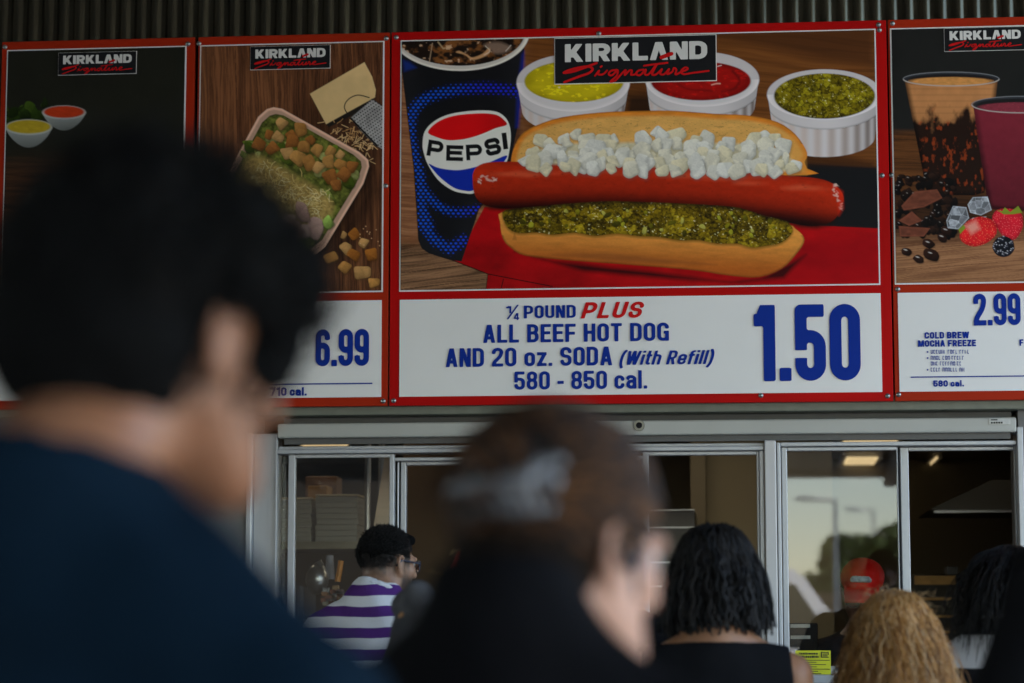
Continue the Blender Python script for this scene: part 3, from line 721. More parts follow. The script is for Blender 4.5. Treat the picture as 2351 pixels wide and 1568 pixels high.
# sauce bowls
def ramekin(cx, cy, rx, ry, ix, iy, irx, iry, body, sauce, seed):
    b = np.array(C(196, 188, 186))
    def tb(u, v, d):
        q = (u-cx)/rx; a = np.arcsin(np.clip(q, -1, 1))
        fl = .5+.5*np.cos(a*26); rimv = cy+ry*np.sqrt(np.clip(1-q*q, 0, 1))
        dep = v-rimv; f = np.where(dep < 22, 0, 1)
        s = .9-.35*f*(1-fl)*sstep(-.5, .9, q+.2)-.12*np.abs(q)-.25*np.exp(-((dep-21)/2.0)**2)-.18*sstep(.2, 1, q)
        warm = np.array([1, .86, .76])[None]; k = (f*(1-fl)*.8)[:, None]
        return b[None]*s[:, None]*(1-k+k*warm)
    p.poly(body, None, 1.5, tex=tb)
    p.ell(cx, cy, rx, ry, None, 1.5, tex=lambda u, v, d: b[None]*(.9+.16*sstep(-8, -1, d)*(v > cy)-.1*(v < cy))[:, None])
    p.ell(ix, iy, irx, iry, None, 1.8, tex=sauce)
def body_of(cx, cy, rx, ry, h, tap):
    top = [(cx-rx+2, cy), (cx+rx-2, cy)]; a = np.linspace(0, math.pi, 24)
    return [(cx-rx+1, cy)]+[(cx-(rx-tap)*math.cos(t), cy+h+(ry*.82)*math.sin(t)) for t in a]+[(cx+rx-1, cy)]
def smooth_sauce(c, seed, dk=.5):
    return lambda u, v, d: np.array(c)[None]*(1.02-dk*sstep(-14, 0, d)*.6+.35*(fbm(u/26, v/10, seed)-.5)+.5*sstep(.64, .72, fbm(u/14, v/6, seed+2)))[:, None]
ramekin(1316, 190, 130, 66, 1318, 187, 114, 47.5, body_of(1316, 190, 130, 66, 62, 12), smooth_sauce(C(168, 150, 14), 4), 1)
ramekin(1612, 182, 131, 63, 1609, 186, 115, 44.5, body_of(1612, 182, 131, 63, 62, 10), smooth_sauce(C(136, 10, 6), 7, .7), 2)
p.line(L(c3, (660, 520), (690, 512)), 2, C(225, 200, 190)); p.line(L(c3, (615, 665), (650, 655), (680, 655)), 3, C(215, 150, 130), 2)
p.line(L(c3, (780, 560), (830, 620), (800, 690), (700, 720)), 6, C(60, 4, 4), 5, .6, 5); p.line(L(c3, (350, 660), (440, 700), (620, 710)), 5, C(70, 4, 4), 5, .5, 5)
ramekin(1893, 217, 132, 58, 1893, 220.5, 116, 52, body_of(1893, 217, 132, 58, 96, 16), lambda u, v, d: relish(u, v, 21, 2.4, (60, 50, 2), (112, 98, 8), (156, 146, 26))*(1.05-.5*sstep(-9, 0, d)*(v > 215))[:, None], 3)
p.line(L(c2, (1378, 684), (1380, 685)), 3.4, C(235, 225, 190), 2)
# buns
top = [(1173, 372), (1179, 343), (1196, 310), (1231, 288), (1290, 269), (1378, 258), (1454, 255), (1542, 254), (1640, 261), (1718, 265), (1785, 280), (1826, 308), (1850, 343), (1853, 360), (1847, 372), (1853, 387), (1853, 402), (1500, 402), (1173, 392)]
def tbun(u, v, d):
    n = fbm(u/3, v/2, 31); m = fbm(u/30, v/9, 32); e = sstep(-17, -6, d)[:, None]
    crumb = np.array(C(212, 158, 82))[None]*(.76+.16*n+.28*m)[:, None]*(1-.3*(sstep(.68, .76, fbm(u/7, v/2.2, 35))))[:, None]
    crust = np.array(C(206, 122, 36))[None]*(.72+.45*m-.35*sstep(-5, 0, d)*(v < 330))[:, None]
    return crumb*(1-e)+crust*e
p.poly(top, None, 1.6, 1, 3, tex=tbun)
p.poly([(1786, 300), (1826, 318), (1846, 350), (1850, 398), (1826, 398), (1818, 360)], C(218, 150, 66), 14, .7)
bot = L(c4, (532, 205), (525, 250), (538, 325), (580, 370), (640, 400), (800, 418), (1000, 433), (1200, 448), (1400, 466), (1560, 490), (1690, 496), (1790, 458), (1850, 400), (1890, 340), (1884, 308), (1850, 278), (1820, 262), (1650, 260), (1200, 250), (700, 220))
def bbun(u, v, d):
    m = fbm(u/40, v/7, 41); n = fbm(u/4, v/3, 42); t = sstep(505+(u-1150)*.055, 600+(u-1150)*.05, v)
    return (np.array(C(220, 144, 60))[None]*(1-t[:, None])+np.array(C(150, 76, 22))[None]*t[:, None])*(.72+.36*m+.14*n-.5*sstep(-6, 0, d)*(v > 540))[:, None]
p.poly(bot, None, 1.6, 1, 3, tex=bbun)
p.poly(L(c4, (760, 395), (1000, 385), (1300, 420), (1500, 440), (1200, 432), (900, 412)), C(104, 58, 26), 9, .55)
p.poly(L(c4, (590, 290), (580, 330), (600, 330)), C(120, 70, 25), 3, .5)
rl = L(c4, (535, 205), (600, 185), (720, 160), (900, 140), (1100, 145), (1300, 160), (1500, 175), (1630, 178), (1700, 220), (1790, 232), (1830, 262), (1838, 295), (1790, 340), (1720, 355), (1655, 362), (1590, 345), (1500, 345), (1420, 330), (1330, 330), (1240, 315), (1150, 312), (1050, 300), (950, 310), (860, 296), (760, 305), (690, 295), (610, 298), (560, 275))
p.poly([(a, b+4) for a, b in rl], C(92, 66, 10), 7, .8, 3)
p.poly(rl, None, 2.2, 1, 3, tex=lambda u, v, d: relish(u, v, 51, 2.5, (40, 30, 2), (112, 91, 8), (170, 148, 30))*(1.05-.7*sstep(-16, -2, d)*(v < 475)*0-.25*sstep(-6, 0, d))[:, None])
rg = random.Random(8)
for k in range(46):
    q = rg.uniform(.02, .98); a = c4(560+q*1230, 0)[0]; b = 478+q*20+rg.uniform(-12, 50)
    cc = rg.choice([(150, 146, 34), (120, 112, 16), (90, 84, 12), (168, 160, 70), (64, 58, 8)])
    if poly_sdf(np.array([a]), np.array([b]), np.array(rl))[0] < -4: p.chunk(a, b, rg.uniform(3.5, 7), rg.uniform(0, 3), C(*cc), k+900, rg.uniform(.8, 1.8), 5, shadow=True)
for k in range(44):
    q = rg.uniform(.02, .98); a = c4(560+q*1230, 0)[0]; b = 470+q*22+rg.uniform(-8, 62)
    if poly_sdf(np.array([a]), np.array([b]), np.array(rl))[0] < -3: p.ell(a, b, rg.uniform(.8, 2.4), rg.uniform(.6, 1.2), C(228, 222, 170), 1.2, .85, rg.uniform(-.8, .4))
# sausage
sa = [(1085, 410), (1087, 395), (1096, 382), (1120, 373), (1173, 371), (1290, 375), (1454, 379), (1540, 382), (1630, 391), (1747, 398), (1820, 404), (1879, 410), (1911, 421), (1930, 437), (1937, 455), (1933, 475), (1922, 496), (1905, 511), (1876, 519), (1840, 517), (1800, 506), (1749, 493), (1697, 477), (1640, 471), (1560, 467), (1480, 464), (1391, 462), (1300, 468), (1237, 474), (1166, 479), (1125, 475), (1100, 462), (1088, 440)]
ax = smooth_poly([(1085, 422), (1200, 424), (1350, 420), (1500, 424), (1650, 434), (1800, 452), (1936, 470)], 6, False)
def tsau(u, v, d):
    s = (v-np.interp(u, ax[:, 0], ax[:, 1]))/52
    f = .92-.22*s-.66*sstep(.05, 1.0, s)+.16*np.exp(-((s+.45)/.22)**2)-.30*sstep(-.75, -1.0, s)
    n = fbm(u/16, v/7, 61); m = fbm(u/3, v/3, 62)
    f = f*(.80+.28*n+.14*m)
    c = np.array(C(142, 31, 7))[None]*f[:, None]; c[:, 0] += .03*f*n; e = sstep(70, 10, u-1085)+sstep(70, 5, 1937-u)
    return c*(1+.12*e[:, None])
p.poly([(a, b+7) for a, b in sa], C(24, 10, 3), 10, .8)
p.poly(sa, None, 1.6, 1, 3, tex=tsau)
for k in range(26):                                              # soft wet sheen along the top of the sausage
    u = rg.uniform(1150, 1880); p.ell(u, np.interp(u, ax[:, 0], ax[:, 1])-rg.uniform(20, 32), rg.uniform(14, 40), rg.uniform(2, 5), C(206, 92, 56), 8, .22)
for k in range(60):
    u = rg.uniform(1095, 1925); p.ell(u, np.interp(u, ax[:, 0], ax[:, 1])+rg.uniform(-36, 38), rg.uniform(1, 3.5), rg.uniform(.8, 2), C(70, 12, 3), 2.5, .35)
for q, r in (((1107, 404), (10, 6)), ((1122, 412), (12, 4)), ((1100, 415), (5, 6)), ((1134, 414), (5, 2)), ((1914, 434), (3, 9)), ((1920, 446), (3, 8)), ((1925, 458), (3, 9)), ((1918, 425), (6, 2.5)), ((1931, 472), (2, 8))):
    for k in range(7): p.ell(q[0]+rg.gauss(0, r[0]*.55), q[1]+rg.gauss(0, r[1]*.6), rg.uniform(1.2, 4), rg.uniform(.8, 2.2), C(226, 190, 172), 2.2, .62, rg.uniform(-.8, .8))
p.poly([(1912, 424), (1934, 440), (1936, 478), (1926, 494), (1924, 450)], C(190, 30, 10), 10, .5)
# chopped onion
p.poly([(1200, 372), (1230, 345), (1300, 330), (1500, 326), (1700, 330), (1780, 340), (1825, 372), (1828, 394), (1700, 390), (1400, 378), (1210, 376)], None, 8, tex=lambda u, v, d: np.array(C(186, 174, 140))[None]*(.7+.4*fbm(u/7, v/7, 77))[:, None])
rg = random.Random(5)
on = []
for v0, cnt, u0, u1 in [(320, 12, 1270, 1790), (336, 18, 1225, 1805), (356, 23, 1200, 1815), (374, 25, 1195, 1830), (386, 16, 1240, 1830)]:
    for k in range(cnt):
        u = u0+(u1-u0)*(k+rg.uniform(.15, .85))/cnt; on.append((v0+rg.uniform(-7, 7)+(u-1500)*.02, u))
on += [(318, 1757), (306, 1512), (308, 1322)]
for k, (v, u) in enumerate(sorted(on, key=lambda q: q[0]+rg.uniform(-9, 9))):
    c = rg.choice([(210, 205, 190), (204, 197, 176), (214, 210, 198), (192, 182, 152)])
    p.chunk(u, v, rg.uniform(17, 27), rg.uniform(-1.3, 1.3), C(*c), k+100, rg.uniform(.7, 1.25), rg.choice((4, 4, 5, 5)), sh=.20, rough=.22, sharp=True)
p.build('food_picture', signs[2])

# ---- salad picture
x0, x1 = photo[1][:2]
p = Print(x0, x1, pz0, pz1, PY, .0021); U, V = p.U, p.V
p.col[:] = wood(V, U, C(112, 70, 42), C(58, 32, 18), .03, 1.0, 71, 96)
p.ell(790, 300, 110, 120, C(20, 10, 6), 60, .55); p.poly(L(c1, (1935, 900), (1990, 1000), (1800, 1400), (1650, 1420)), C(16, 8, 5), 40, .7)
p.poly(L(c1, (1620, 490), (1905, 325), (1945, 400), (1965, 470), (1960, 510), (1830, 580), (1705, 650)), None, 1.5, tex=lambda u, v, d: np.array(C(196, 164, 112))*(.84+.16*fbm(u/20, v/20, 72)+.15*sstep(200, 150, v))[:, None])
p.poly(L(c1, (1705, 650), (1960, 510), (1950, 530), (1830, 610), (1720, 665)), C(24, 20, 16), 3)
rg = random.Random(12)
for k in range(90):
    a = c1(rg.gauss(1830, 70), rg.gauss(715, 45)); an = rg.uniform(0, 3.1); l = rg.uniform(6, 18)
    p.line([a, (a[0]+math.cos(an)*l*.5+rg.uniform(-2, 2), a[1]+math.sin(an)*l*.5), (a[0]+math.cos(an)*l, a[1]+math.sin(an)*l)], 1.5, C(*rg.choice([(206, 170, 120), (180, 140, 92), (150, 112, 70)])), 1, .9)
for k in range(30):
    a = c1(rg.gauss(1915, 25), rg.gauss(760, 40)); an = rg.uniform(0, 3.1); l = rg.uniform(6, 16)
    p.line([a, (a[0]+math.cos(an)*l, a[1]+math.sin(an)*l)], 1.5, C(196, 160, 112), 1, .9)
gr = L(c1, (1830, 615), (1945, 515), (2010, 560), (2010, 790), (1960, 760), (1880, 680))
def grater(u, v, d):
    a = (u*.6+v*.8); b = (-u*.8+v*.6); row = np.floor(a/7); x = ((b/6+.5*(row % 2)) % 1-.5)*6; y = (a/7-row-.5)*7
    q = np.hypot(x, y*1.2); k = sstep(1.0, 2.4, q); m = fbm(u/18, v/18, 73)
    return np.array(C(150, 146, 142))[None]*(k*(.3+.9*m)*sstep(0, -3, d)+.03)[:, None]
p.poly(gr, None, 1.5, tex=grater)
p.line(L(c1, (1820, 600), (1800, 560), (1820, 520), (1870, 497), (1930, 510)), 2.4, C(26, 24, 22), 1.2, 1, 5)
p.line(L(c1, (1835, 620), (1970, 760)), 4, C(14, 14, 14))
tray = L(c1, (1395, 570), (1430, 560), (1475, 568), (1880, 795), (1925, 835), (1930, 870), (1900, 960), (1700, 1290), (1640, 1340), (1560, 1330), (1150, 1090), (1130, 1040), (1160, 960), (1350, 610))
p.poly([(a+6, b+8) for a, b in tray], C(14, 8, 5), 16, .8)
p.poly(tray, None, 1.6, tex=lambda u, v, d: np.array(C(186, 146, 122))*(.66+.5*sstep(-8, -2, d)*(1-sstep(-2, 0, d)*.5)+.1*fbm(u/12, v/12, 74))[:, None])
cen = np.mean(tray, 0); inn = [(cen[0]+(a-cen[0])*.90, cen[1]+(b-cen[1])*.90) for a, b in tray]
def lettuce(u, v, d):
    n = fbm(u/11, v/11, 75); m = fbm(u/5, v/5, 76)
    return (np.array(C(24, 30, 8))[None]*(1-n[:, None])+np.array(C(122, 126, 50))[None]*n[:, None])*(.25+1.0*m)[:, None]*(1-.4*sstep(-9, 0, d))[:, None]
p.poly(inn, None, 1.6, tex=lettuce)
def leaf(u, v, r, rot, c, seed):
    p.chunk(u, v, r, rot, C(*c), seed, 1.7, 7, sh=.7, rough=.4)
for k in range(70):
    a = rg.uniform(0, 1); b = rg.uniform(0, 1)
    u, v = np.array(c1(1385, 600))+a*(np.array(c1(1890, 870))-c1(1385, 600))+b*(np.array(c1(1140, 1050))-c1(1385, 600))
    leaf(u, v, rg.uniform(6, 13), rg.uniform(0, 3), rg.choice([(92, 108, 30), (66, 82, 20), (120, 130, 56), (140, 144, 82)]), k)
e1 = np.array(c1(1890, 870))-c1(1385, 600); e2 = np.array(c1(1140, 1050))-c1(1385, 600); o0 = np.array(c1(1385, 600))
ch = np.array([o0+a*e1+b*e2 for a, b in ((.08, .42), (.5, .40), (.92, .46), (.94, .7), (.8, .82), (.3, .84), (.06, .72))])
p.poly(ch, None, 16, .85, 4, tex=lambda u, v, d: np.array(C(168, 138, 76))[None]*(.35+.9*fbm(u/6, v/6, 78))[:, None])
for k in range(380):                                             # shredded cheese
    a = rg.uniform(.16, .88); b = rg.gauss(.61, .10); u, v = o0+a*e1+b*e2; an = rg.uniform(0, 3.1); l = rg.uniform(8, 20)
    bend = rg.uniform(-4, 4)
    p.line(smooth_poly([(u, v), (u+math.cos(an)*l*.5-math.sin(an)*bend, v+math.sin(an)*l*.5+math.cos(an)*bend), (u+math.cos(an)*l, v+math.sin(an)*l)], 3, False), 1.5, C(*rg.choice([(208, 186, 124), (186, 160, 96), (160, 130, 70), (216, 200, 150), (120, 94, 44)])), 1.1, .9)
for k in range(14):
    a = rg.uniform(.1, .9); b = rg.uniform(.86, .95); u, v = o0+a*e1+b*e2; p.chunk(u, v, rg.uniform(12, 18), rg.uniform(0, 3), C(*rg.choice([(190, 160, 146), (170, 136, 120)])), k+50, 1.5, 7, sh=.4)
p.chunk(*c1(1650, 1190), 19, 1.5, C(186, 150, 136), 3, 1.6, 8, sh=.4); p.chunk(*c1(1580, 1110), 17, 1.4, C(170, 134, 120), 4, 1.7, 8, sh=.4); p.chunk(*c1(1715, 1160), 11, 1.5, C(150, 180, 80), 5, 1.5, 8, sh=.6)
cr = [(1475, 650, 34), (1565, 680, 38), (1405, 705, 24), (1450, 715, 30), (1520, 705, 28), (1350, 750, 36), (1530, 745, 38), (1425, 775, 34), (1500, 795, 34), (1590, 770, 36), (1560, 825, 44), (1620, 730, 24), (1655, 785, 32), (1725, 790, 30), (1620, 850, 42), (1775, 810, 24), (1720, 845, 34), (1665, 875, 32), (1780, 870, 34), (1840, 870, 32), (1725, 920, 42), (1800, 910, 36), (1760, 965, 32)]
for k, (a, b, r) in enumerate(cr):
    p.chunk(*c1(a, b), r*.4392*1.3, rg.uniform(0, 1.5), C(*rg.choice([(178, 128, 66), (188, 142, 84), (164, 112, 54), (150, 92, 40)])), k+200, 1.0, 4, sh=.8, rough=.14, sharp=True)
for k, (a, b, r) in enumerate([(1795, 1228, 20), (1853, 1225, 30), (1903, 1268, 28), (1803, 1300, 32), (1848, 1335, 34), (1730, 1345, 36), (1942, 1328, 34), (1803, 1397, 34), (1890, 1420, 42), (1955, 1475, 30)]):
    p.chunk(*c1(a, b), r*.4392*1.25, rg.uniform(0, 1.5), C(*rg.choice([(188, 132, 66), (196, 146, 86), (160, 96, 34)])), k+300, 1.0, 4, sh=.8, rough=.14, sharp=True)
for k in range(14): p.ell(*c1(rg.uniform(1880, 1985), rg.uniform(1180, 1290)), 1.4, 1.4, C(190, 150, 110), 1, .7)
p.build('food_picture', signs[1])

# ---- dark picture with sauce bowls
x0, x1 = photo[0][:2]
p = Print(x0, x1, pz0, pz1, PY, .0032)
p.col[:] = np.array(C(27, 27, 20))[None]*(.8+.3*fbm(p.U/60, p.V/60, 81))[:, None]
i = np.arange(len(p.U)); p.put(i, sstep(330, 420, p.V), wood(p.U, p.V, C(70, 44, 26), C(34, 20, 12), 0, 1.3, 82))
for k in range(26): p.chunk(rg.uniform(0, 104), rg.uniform(236, 292)+rg.uniform(0, 6), rg.uniform(7, 15), rg.uniform(0, 3), C(*rg.choice([(40, 58, 14), (58, 78, 20), (28, 42, 10)])), k+400, 1.4, 7, sh=.8, rough=.4)
def bowl(cx, cy, rx, ry, c):
    p.poly([(cx-rx, cy)]+[(cx-rx*math.cos(t)*(1-.25*math.sin(t)), cy+ry*2.6*math.sin(t)) for t in np.linspace(0, math.pi, 20)]+[(cx+rx, cy)], None, 2, tex=lambda u, v, d: np.array(C(128, 132, 128))[None]*np.clip(1.0-.012*(v-cy), .2, 1)[:, None])
    p.ell(cx, cy, rx, ry, C(150, 152, 146), 1.5); p.ell(cx, cy-1, rx*.93, ry*.86, None, 2, tex=lambda u, v, d: np.array(c)[None]*(.8+.4*fbm(u/12, v/5, 83))[:, None])
bowl(147, 258, 50, 16, C(158, 46, 16)); bowl(66, 292, 54, 18, C(152, 130, 30))
p.ell(210, 470, 150, 70, C(120, 110, 96), 8); p.ell(210, 462, 130, 54, C(60, 70, 26), 10)
for k in range(50): p.chunk(rg.gauss(210, 55), rg.gauss(450, 20), rg.uniform(9, 18), rg.uniform(0, 3), C(*rg.choice([(120, 80, 40), (70, 90, 30), (150, 110, 60), (110, 40, 20)])), k+460, 1.3, 6)
p.build('food_picture', signs[0])

# ---- drinks picture
x0, x1 = photo[3][:2]
p = Print(x0, x1, pz0, pz1, PY, .0021); U, V = p.U, p.V
p.col[:] = np.array(C(24, 24, 22))[None]*(.85+.2*fbm(U/40, V/40, 91))[:, None]
i = np.arange(len(U)); p.put(i, sstep(292, 312, V), wood(U, V, C(92, 54, 24), C(52, 28, 12), .05, 1.3, 92))
p.put(i, sstep(500, 570, V), wood(U+V*1.1, V-U*.25, C(138, 96, 64), C(92, 58, 36), -.35, 1.0, 93, 60))
p.put(i, sstep(400, 470, V)*sstep(580, 510, V)*.7*sstep(2330, 2230, U), C(20, 12, 8))
def gcup(f, top, lw, fill, seed, foam):
    """clear tapered cup: rim ellipse, foam, drink"""
    (cx, cy, rx, ry), (bx, by, br) = top, lw
    out = [(cx-rx*.97, cy+4), (bx-br, by), (bx-br*.6, by+6), (bx+br*.6, by+6), (bx+br, by), (cx+rx*.97, cy+4)]
    p.poly(out, None, 1.6, tex=fill)
    p.ell(cx, cy, rx, ry, C(40, 42, 46), 1.5); p.ell(cx, cy+1, rx*.93, ry*.78, C(22, 20, 20), 2)
    p.ell(cx, cy+ry*.35, rx*.86, ry*.62, None, 2, tex=foam)
    a = np.linspace(.05, math.pi-.05, 24); p.line([(cx-rx*math.cos(t), cy+ry*math.sin(t)) for t in a], 2.4, C(150, 142, 136), 1.4, .9)
    a = np.linspace(math.pi, 2*math.pi, 24); p.line([(cx-rx*math.cos(t), cy+ry*math.sin(t)) for t in a], 1.6, C(120, 120, 122), 1.4, .8)
def coffee(u, v, d):
    t = (v-190)/255; n = fbm(u/20, v/34, 94); m = fbm(u/8, v/14, 95)
    c = np.array(C(168, 112, 66))[None]*(.75+.3*n)[:, None]; dk = np.array(C(26, 12, 6))[None]+np.array(C(120, 44, 10))[None]*(sstep(.55, .75, m)*.8)[:, None]
    k = sstep(.22, .36, t+.35*(n-.5))[:, None]; e = np.clip(1-.75*sstep(-13, 0, d), .2, 1)[:, None]
    ring = (1-.14*np.exp(-(((v-225) % 14-7)/2.2)**2)*(v < 262))[:, None]
    return (c*(1-k)+dk*k)*e*ring
gcup(None, c5(318, 297)+(110, 16), c5(335, 725)+(66,), coffee, 94, lambda u, v, d: np.array(C(176, 120, 62))[None]*(.7+.5*fbm(u/9, v/3, 96))[:, None])
def berry(u, v, d):
    return np.array(C(98, 26, 36))[None]*np.clip(1.15-(v-250)/400+.2*(fbm(u/12, v/12, 97)-.5)-.55*sstep(-16, 0, d), .2, 1.3)[:, None]
gcup(None, (2343, 240, 112, 19), (2345, 478, 76), berry, 97, lambda u, v, d: np.array(C(112, 40, 50))[None]*(.75+.4*fbm(u/7, v/3, 98)+.8*sstep(.7, .78, fbm(u/4, v/2, 99)))[:, None])
rg = random.Random(4)
for k in range(120):                                             # coffee beans, dark heap
    a, b = rg.uniform(112, 330), rg.uniform(650, 880); b += max(0, (a-260))*.3
    if b > 905: continue
    u, v = c5(a, b); p.chunk(u, v, rg.uniform(5, 9), rg.uniform(0, 3), C(*rg.choice([(26, 15, 11), (40, 22, 14), (16, 10, 8)])), k+500, 1.5, 7, sh=1.0, rough=.12)
    if rg.random() < .5: p.ell(u-1, v-2.5, rg.uniform(1, 3), .9, C(150, 140, 134), 1.4, .7, rg.uniform(-.6, .6))
for a in [[(130, 775), (180, 720), (265, 712), (285, 745), (215, 780), (140, 792)], [(120, 830), (170, 795), (210, 830), (160, 850)], [(120, 850), (240, 858), (215, 890), (125, 890)]]:
    p.poly(L(c5, *a), None, 1.5, tex=lambda u, v, d: np.array(C(98, 52, 36))[None]*(.5+.7*fbm(u/14, v/7, 101)+.3*sstep(-5, -1, d)*sstep(0, -3, d))[:, None])
for k, (a, b, r) in enumerate([(150, 947, 20), (195, 974, 21), (243, 958, 30), (233, 917, 24), (285, 895, 20), (300, 870, 22)]):
    p.chunk(*c5(a, b), r*.6*.75, rg.uniform(0, .8), C(44, 22, 14), k+700, 1.45, 8, sh=1.0, rough=.08); p.ell(*c5(a-4, b-7), 4, 1.2, C(190, 180, 172), 1.6, .7, .3)
def ice(pts, seed):
    def t(u, v, d):
        d1, d2, q = cells(u/16, v/16, seed); n = fbm(u/8, v/8, seed+3)
        return np.array(C(176, 178, 182))[None]*np.clip(.12+.9*q*n+.28*sstep(.12, 0, d2-d1)+.5*sstep(-3, 0, d), .06, 1)[:, None]
    p.poly(L(c5, *pts), None, 1.6, tex=t)
ice([(300, 830), (325, 775), (375, 780), (385, 820), (345, 862), (305, 858)], 111); ice([(380, 770), (400, 742), (455, 740), (470, 790), (430, 810), (390, 800)], 112); ice([(370, 840), (400, 820), (450, 815), (430, 850)], 113)
def straw(u, v, d):
    d1, d2, q = cells(u/5.5, v/6.5, 121)
    return (np.array(C(190, 24, 28))[None]*(.75+.5*fbm(u/14, v/14, 122)-.35*sstep(-10, 0, d))[:, None])*(1-.0*d1[:, None])+np.array(C(214, 150, 100))[None]*(sstep(.16, .08, d1)*.7)[:, None]
p.poly(L(c5, (472, 820), (490, 790), (540, 785), (580, 800), (588, 850), (560, 900), (520, 895), (485, 850)), None, 1.6, 1, 3, tex=lambda u, v, d: straw(u, v, d)*np.array([.85, .8, 1.5]))
p.poly(L(c5, (350, 880), (375, 835), (430, 815), (480, 835), (488, 880), (450, 915), (400, 928), (360, 910)), None, 1.6, 1, 3, tex=straw)
p.poly(L(c5, (370, 850), (410, 830), (425, 860), (395, 880)), C(205, 150, 130), 12, .7)
for a in [[(490, 790), (510, 795), (520, 780), (540, 798), (570, 775), (586, 800), (550, 806), (515, 806)], [(345, 862), (365, 845), (372, 858), (352, 880)]]: p.poly(L(c5, *a), C(104, 116, 30), 1.5)
p.ell(*c5(515, 928), 25, 24, C(12, 12, 16), 1.6)
for k in range(46):
    r = 23*math.sqrt(rg.random()); t = rg.uniform(0, 6.28); u, v = np.array(c5(515, 928))+(r*math.cos(t), r*math.sin(t)); p.ell(u, v, 3.4, 3.4, C(24, 24, 34), 1.6, .8); p.ell(u-.8, v-1.2, 1.5, 1.0, C(170, 168, 170), 1.2, .8)
p.build('food_picture', signs[3])

# ------------------------------------------------------------------ shutter box and serving windows
def xw(u, v=1200, y=YW): return X(u, v, y)
def zw(v, u=1500, y=YW): return Z(u, v, y)
zr0, zr1 = zw(998.5, 1500, .07), zw(965, 1500, .07)
sb = empty('shutter_box', ((xw(637)+xw(2334))/2, .16, zr0), 'long pale roller shutter box with a round lock, under the menu signs', 'shutter')
b = MB(); b.box(X(637, 985, .07), X(2334, 985, .07), .07, .27, zr0, zr1, .006); b.build('cover', M_SHUT, sb)
b = MB(); b.box(X(637, 985, .07)+.01, X(2334, 985, .07)-.01, .15, .268, zr1+.0005, 2.2615); b.build('recess', M_ALUD, sb)  # solid dark strip, the recess shade is in its colour
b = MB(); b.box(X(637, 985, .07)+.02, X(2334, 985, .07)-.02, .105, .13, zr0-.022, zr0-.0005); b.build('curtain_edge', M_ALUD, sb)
c = P(1467.5, 977, .07)
b = MB(); b.tube((c[0], .0695, c[2]), (c[0], .058, c[2]), .0215, .0195, 24); lk = b.build('lock', mat('lock_steel', (.25, .25, .21), .4, .8), sb)
b = MB(); b.tube((c[0], .0585, c[2]), (c[0], .0545, c[2]), .012, .011, 18); b.box(c[0]-.002, c[0]+.002, .052, .055, c[2]-.008, c[2]+.008); b.build('keyhole', M_BLACKINK, lk)
M_LAB = mat('label_foil', (.5, .5, .46), .4, noise=.1, nscale=60)
q = [P(2271, 961, .068), P(2320, 974, .068)]
b = MB(); b.box(q[0][0], q[1][0], .0655, .0695, q[1][2], q[0][2]); lb = b.build('maker_label', M_LAB, sb)
b = MB()
for k in range(5): b.box(q[0][0]+.006+k*.009, q[0][0]+.012+k*.009, .063, .0652, q[1][2]+.003, q[1][2]+.009)
b.box(q[0][0]+.006, q[0][0]+.03, .063, .0652, q[0][2]-.007, q[0][2]-.003); b.build('small_print', M_BLACKINK, lb)
p_ = P(2328, 995, .068); b = MB(); b.tube((p_[0], .0695, p_[2]), (p_[0], .064, p_[2]), .005, .004, 10); b.build('screw', M_BLACKINK, sb)

zt = zr0-.028                                                 # head of the window openings
zs = zsill
def win(u0, u1, label):
    return empty('serving_window', ((xw(u0)+xw(u1))/2, YW, zs), label, 'window', 'serving windows of the counter')
def bar(b, u0, u1, z0, z1, y0, y1, bev=.003): b.box(xw(u0), xw(u1), y0, y1, z0, z1, bev)
wa = win(568, 1756, 'aluminium serving window left of the wide mullion, shelf of boxes behind')
b = MB(); bar(b, 568, 582, 0.2, 2.20, .085, .16, .006); bar(b, 582.3, 633, 0.2, 2.20, .115, .2); bar(b, 633.3, 637, .2, 2.2, .10, .2, .001); b.build('jamb', M_ALU, wa)
b = MB()
bar(b, 637.3, 1756, zt-.030, zt-.014, .098, .22); bar(b, 637.3, 1756, zt-.0135, zt, .125, .22)
bar(b, 1745, 1755.5, zs, zt-.0305, .11, .22); bar(b, 637.3, 1744.6, zs-.02, zs+.012, .08, .24)
b.build('frame', M_ALU, wa)
def sash(parent, u0, u1, st_l, st_r, ztop, y, glass=True, name='sash', rail=.014):
    b = MB(); zb = zs+.013
    bar(b, u0, u0+st_l, zb, ztop, y, y+.035); bar(b, u1-st_r, u1, zb, ztop, y, y+.035)
    bar(b, u0+st_l+.1, u1-st_r-.1, ztop-rail, ztop, y+.001, y+.034); bar(b, u0+st_l+.1, u1-st_r-.1, zb, zb+.03, y+.001, y+.034)
    f = b.build(name, M_ALU, parent)
    if glass:
        b = MB(); b.poly([(xw(u0+st_l), y+.016, zb+.03), (xw(u1-st_r), y+.016, zb+.03), (xw(u1-st_r), y+.016, ztop-rail), (xw(u0+st_l), y+.016, ztop-rail)])
        b.build('pane', M_GLASS, f)
    return f
sash(wa, 660, 904, 16, 11, zt-.031, .125)                      # sliding pane with the boxes behind
b = MB(); b.poly([(xw(637.3), .19, zs+.013), (xw(668), .19, zs+.013), (xw(668), .19, zt-.031), (xw(637.3), .19, zt-.031)]); b.build('pane', M_GLASS, wa)
sash(wa, 914.5, 1476, 12.5, 10, zt-.058, .175, False)
b = MB(); bar(b, 904.3, 1476, zt-.058, zt-.046, .128, .20, .001); b.build('rail', M_ALU, wa)
sash(wa, 1476.3, 1744.6, 13, 6, zt-.031, .126, False)
b = MB(); b.tube((xw(909), .17, zs), (xw(909), .17, zt-.06), .004); b.build('pull_rod', M_ALU, wa)
